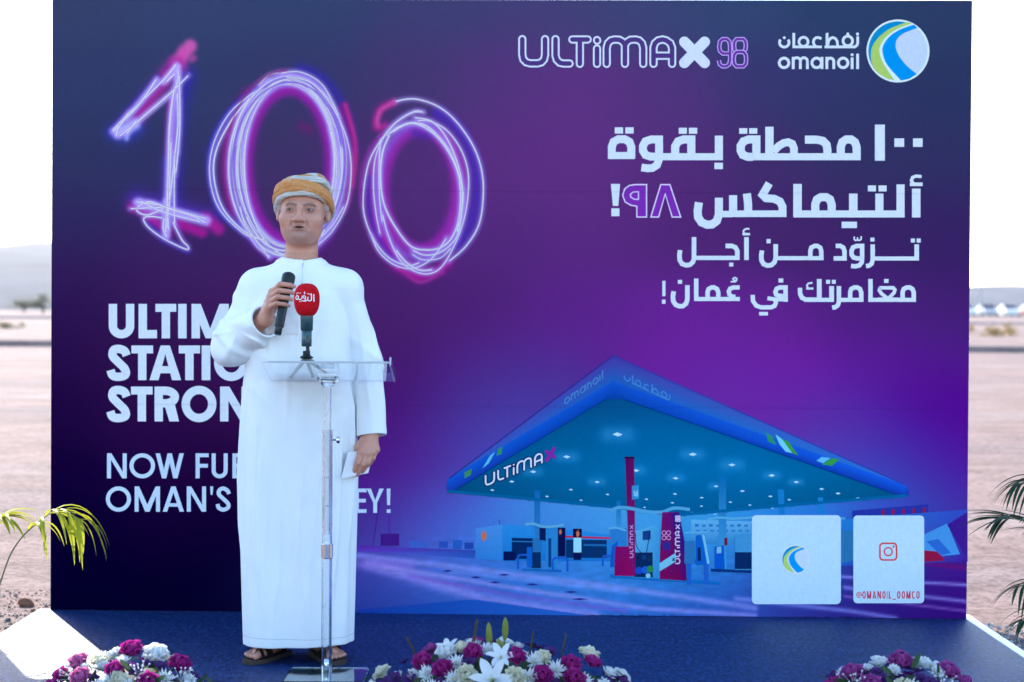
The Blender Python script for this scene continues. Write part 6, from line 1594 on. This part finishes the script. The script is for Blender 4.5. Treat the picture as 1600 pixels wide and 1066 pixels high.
# parked cars, noses toward the bank
def car_parts():
    P = {}
    bm = bmesh.new()
    sec = [(-2.2, .35, .72, .84), (-2.05, .26, .86, .88), (-1.0, .24, .98, .90), (0, .24, 1.0, .90), (1.3, .24, 1.02, .90), (2.05, .28, .98, .87), (2.2, .4, .85, .82)]
    rows_ = [[bm.verts.new((sx * w, y, z)) for sx, z in ((-1, z0), (-1, z1 * .8), (-.92, z1), (.92, z1), (1, z1 * .8), (1, z0))] for y, z0, z1, w in sec]
    for a, b in zip(rows_[:-1], rows_[1:]):
        for k in range(6): bm.faces.new((a[k], a[(k + 1) % 6], b[(k + 1) % 6], b[k]))
    bm.faces.new(rows_[0]); bm.faces.new(rows_[-1][::-1]); bmesh.ops.recalc_face_normals(bm, faces=bm.faces[:]); P['body'] = bm_mesh('body', bm)
    bm = bmesh.new(); lo_ = [bm.verts.new(c_) for c_ in ((-.82, -.95, .97), (.82, -.95, .97), (.82, 1.75, 1.0), (-.82, 1.75, 1.0))]; hi_ = [bm.verts.new(c_) for c_ in ((-.66, -.28, 1.44), (.66, -.28, 1.44), (.66, 1.2, 1.45), (-.66, 1.2, 1.45))]
    for k in range(4): bm.faces.new((lo_[k], lo_[(k + 1) % 4], hi_[(k + 1) % 4], hi_[k]))
    bmesh.ops.recalc_face_normals(bm, faces=bm.faces[:]); P['window'] = bm_mesh('window', bm)
    bm = bmesh.new(); add_box(bm, (0, .46, 1.465), (1.36, 1.56, .05), .02); P['roof'] = bm_mesh('roof', bm)
    bm = bmesh.new(); add_lathe(bm, [(.0, -.1), (.2, -.1), (.31, -.09), (.32, 0), (.31, .09), (.2, .1), (.0, .1)], 18, Matrix.Rotation(R(90), 4, 'Y')); P['wheel'] = bm_mesh('wheel', bm)
    bm = bmesh.new(); add_box(bm, (0, 0, 0), (.34, .08, .14), .03); P['headlight'] = bm_mesh('headlight', bm)
    return P
CP = car_parts()
glassy = simple('car_glass', (.03, .035, .04), .08, .6, .05, 1); rub = simple('tyre', (.02, .02, .02), .8); lampm = simple('headlight_glass', (.6, .62, .64), .1)
paints = {k_: simple(k_ + '_car_paint', c_, .25, .6, .03, 1) for k_, c_ in {'white': (.78, .78, .78), 'silver': (.45, .46, .48), 'grey': (.16, .17, .18), 'red': (.35, .02, .02)}.items()}
for me_ in CP.values(): me_.materials.append(glassy)
def car(X, Y, paint, label):
    c_ = empty('parked_car', (X, Y, ground_z(X, Y) + .02), frd.uniform(-.04, .04)); tag(c_, label, 'car', 'cars parked in a row beyond the guard rail')
    def ad(nm, mat, lc=(0, 0, 0)):
        o = bpy.data.objects.new(nm, CP[nm]); col.objects.link(o); o.parent = c_; o.location = lc; o.material_slots[0].link = 'OBJECT'; o.material_slots[0].material = mat
    ad('body', paints[paint]); ad('window', glassy); ad('roof', paints[paint])
    for x in (-.8, .8):
        for y in (-1.35, 1.35): ad('wheel', rub, (x, y, .32))
    for x in (-.62, .62): ad('headlight', lampm, (x, -2.17, .66))
for X, pt, lb in ((52.0, 'grey', 'grey car parked in the row, next to the lamp post'), (54.9, 'white', 'white car parked between a grey and a silver car'), (57.6, 'silver', 'silver car parked between two white cars'), (60.2, 'white', 'white car parked between a silver and a red car'), (62.9, 'red', 'dark red car parked in the far row of cars'), (65.6, 'white', 'white car at the end of the row, beside a red car')):
    car(X, 243, pt, lb)
# lamp posts by the road
for X, lb in ((49.6, 'tall grey lamp post standing by the parked cars'), (-70, 'tall grey lamp post standing alone along the far road')):
    l_ = empty('street_lamp', (X, 212, 1.0)); tag(l_, lb, 'street lamp')
    bm = bmesh.new(); add_tube(bm, [(0, 0, 0), (0, 0, 8)], [.10, .055], 10); link('pole', bm_mesh('pole', bm), galv, l_)
    bm = bmesh.new(); add_tube(bm, [(0, 0, 7.95), (.3, 0, 8.25), (1.3, 0, 8.35)], .04, 8); link('arm', bm_mesh('arm', bm), galv, l_)
    bm = bmesh.new(); add_box(bm, (1.55, 0, 8.34), (.6, .22, .1), .03); link('lamp_head', bm_mesh('lamp_head', bm), galv, l_)
# desert shrubs on the bank and trees behind
def leaf_cloud(name, n, rx, rz, size, seed, lift=.0):
    rd = random.Random(seed); V_, F_ = [], []
    cl = [Vector((rd.gauss(0, .5), rd.gauss(0, .5), abs(rd.gauss(.45, .3)))) for _ in range(9)]
    for _ in range(n):
        c_ = rd.choice(cl); p_ = Vector((c_.x * rx + rd.gauss(0, .22) * rx, c_.y * rx + rd.gauss(0, .22) * rx, lift + max(0.02, c_.z + rd.gauss(0, .16)) * rz))
        M_ = Matrix.Translation(p_) @ Euler((rd.uniform(0, 6), rd.uniform(0, 6), rd.uniform(0, 6))).to_matrix().to_4x4(); s_ = size * rd.uniform(.6, 1.3)
        b = len(V_); V_.extend(M_ @ Vector(v) for v in ((-s_ * .4, 0, 0), (0, -s_, 0), (s_ * .4, 0, 0), (0, s_, .1 * s_))); F_.append((b, b + 1, b + 2, b + 3))
    return mesh_from(name, V_, F_)
SH = [leaf_cloud('foliage', 420, .9, .75, .10, k) for k in range(3)]; TR = [leaf_cloud('crown', 1500, 1.9, 2.2, .17, k + 9, 1.2) for k in range(2)]
shm = [pet_mat('straw_shrub', (.22, .15, .06), (.34, .24, .10), .3), pet_mat('olive_shrub', (.10, .11, .05), (.19, .18, .08), .3)]; trm = pet_mat('acacia_leaf', (.09, .10, .075), (.15, .16, .11), .3); bark = simple('bark', (.10, .075, .055), .9, .1)
for me_ in SH: me_.materials.append(shm[0])
for me_ in TR: me_.materials.append(trm)
srd = random.Random(12)
stem_bm = bmesh.new(); add_tube(stem_bm, [(0, 0, -.1), (.05, .02, .3)], [.05, .02], 6); STM = bm_mesh('stem', stem_bm)
tk = bmesh.new(); add_tube(tk, [(0, 0, -.1), (.1, 0, .9), (.25, .1, 1.9)], [.16, .12, .05], 8); add_tube(tk, [(.1, 0, .8), (-.5, .2, 1.8)], [.09, .03], 6); add_tube(tk, [(.1, 0, .95), (.3, -.6, 1.9)], [.08, .03], 6); TRK = bm_mesh('trunk', tk)
def shrub(X, Y, s_, kind, label):
    r_ = empty('shrub', (X, Y, ground_z(X, Y)), srd.uniform(0, 6)); r_.scale = (s_, s_, s_)
    tag(r_, label, 'shrub', 'desert shrubs on the far bank')
    o = bpy.data.objects.new('foliage', srd.choice(SH)); col.objects.link(o); o.parent = r_; o.material_slots[0].link = 'OBJECT'; o.material_slots[0].material = shm[kind]
    link('stem', STM, bark, r_)
for X, Y, s_, kd, lb in [(22.6, 95, .80, 0, 'largest straw shrub on the bank below the guard rail'), (24.3, 98, .6, 0, 'small straw shrub beside the largest straw shrub'), (27.2, 92, .7, 1, 'olive shrub growing on the bank near straw shrubs'), (33, 104, .9, 0, 'lone straw shrub far along the bank'),
                         (-22.4, 101, .75, 0, 'straw shrub between two olive shrubs on the bank'), (-24.6, 97, .6, 1, 'small olive shrub on the bank beside a straw shrub'), (-20.8, 96, .65, 1, 'olive shrub on the bank just behind the display board'), (-31, 99, 1.0, 1, 'large olive shrub standing alone on the bank')]: shrub(X, Y, s_, kd, lb)
for X, Y, s_, lb in [(-44.5, 190, .50, 'wider of two low acacia trees growing together by the far road'), (-48.0, 197, .42, 'smaller of two low acacia trees growing together by the far road'), (-62, 192, .7, 'lone dusty acacia tree along the far road')]:
    r_ = empty('acacia_tree', (X, Y, ground_z(X, Y)), srd.uniform(0, 6)); r_.scale = (s_ * 1.5, s_ * 1.5, s_ * .85)
    tag(r_, lb, 'tree', 'acacia trees along the far road')
    o = link('crown', srd.choice(TR), None, r_); link('trunk', TRK, bark, r_)

# ------------------------------------------------------------------ dusty air
bm = bmesh.new(); add_box(bm, (0, 900, 45), (5400, 2400, 104))
hz = bpy.data.meshes.new('haze'); bm.to_mesh(hz); bm.free()
hmm = bpy.data.materials.new('dusty_air'); hmm.use_nodes = True
nt = hmm.node_tree; nt.nodes.clear()
vo = nt.nodes.new('ShaderNodeVolumePrincipled'); ou = nt.nodes.new('ShaderNodeOutputMaterial')
vo.inputs['Color'].default_value = (.86, .91, 1.0, 1); vo.inputs['Density'].default_value = .00004; vo.inputs['Anisotropy'].default_value = .35
nt.links.new(vo.outputs[0], ou.inputs['Volume'])
o = link('haze', hz, hmm); o['kind'] = 'stuff'; tag(o, 'thin pale dusty air fading the far hills', 'haze')
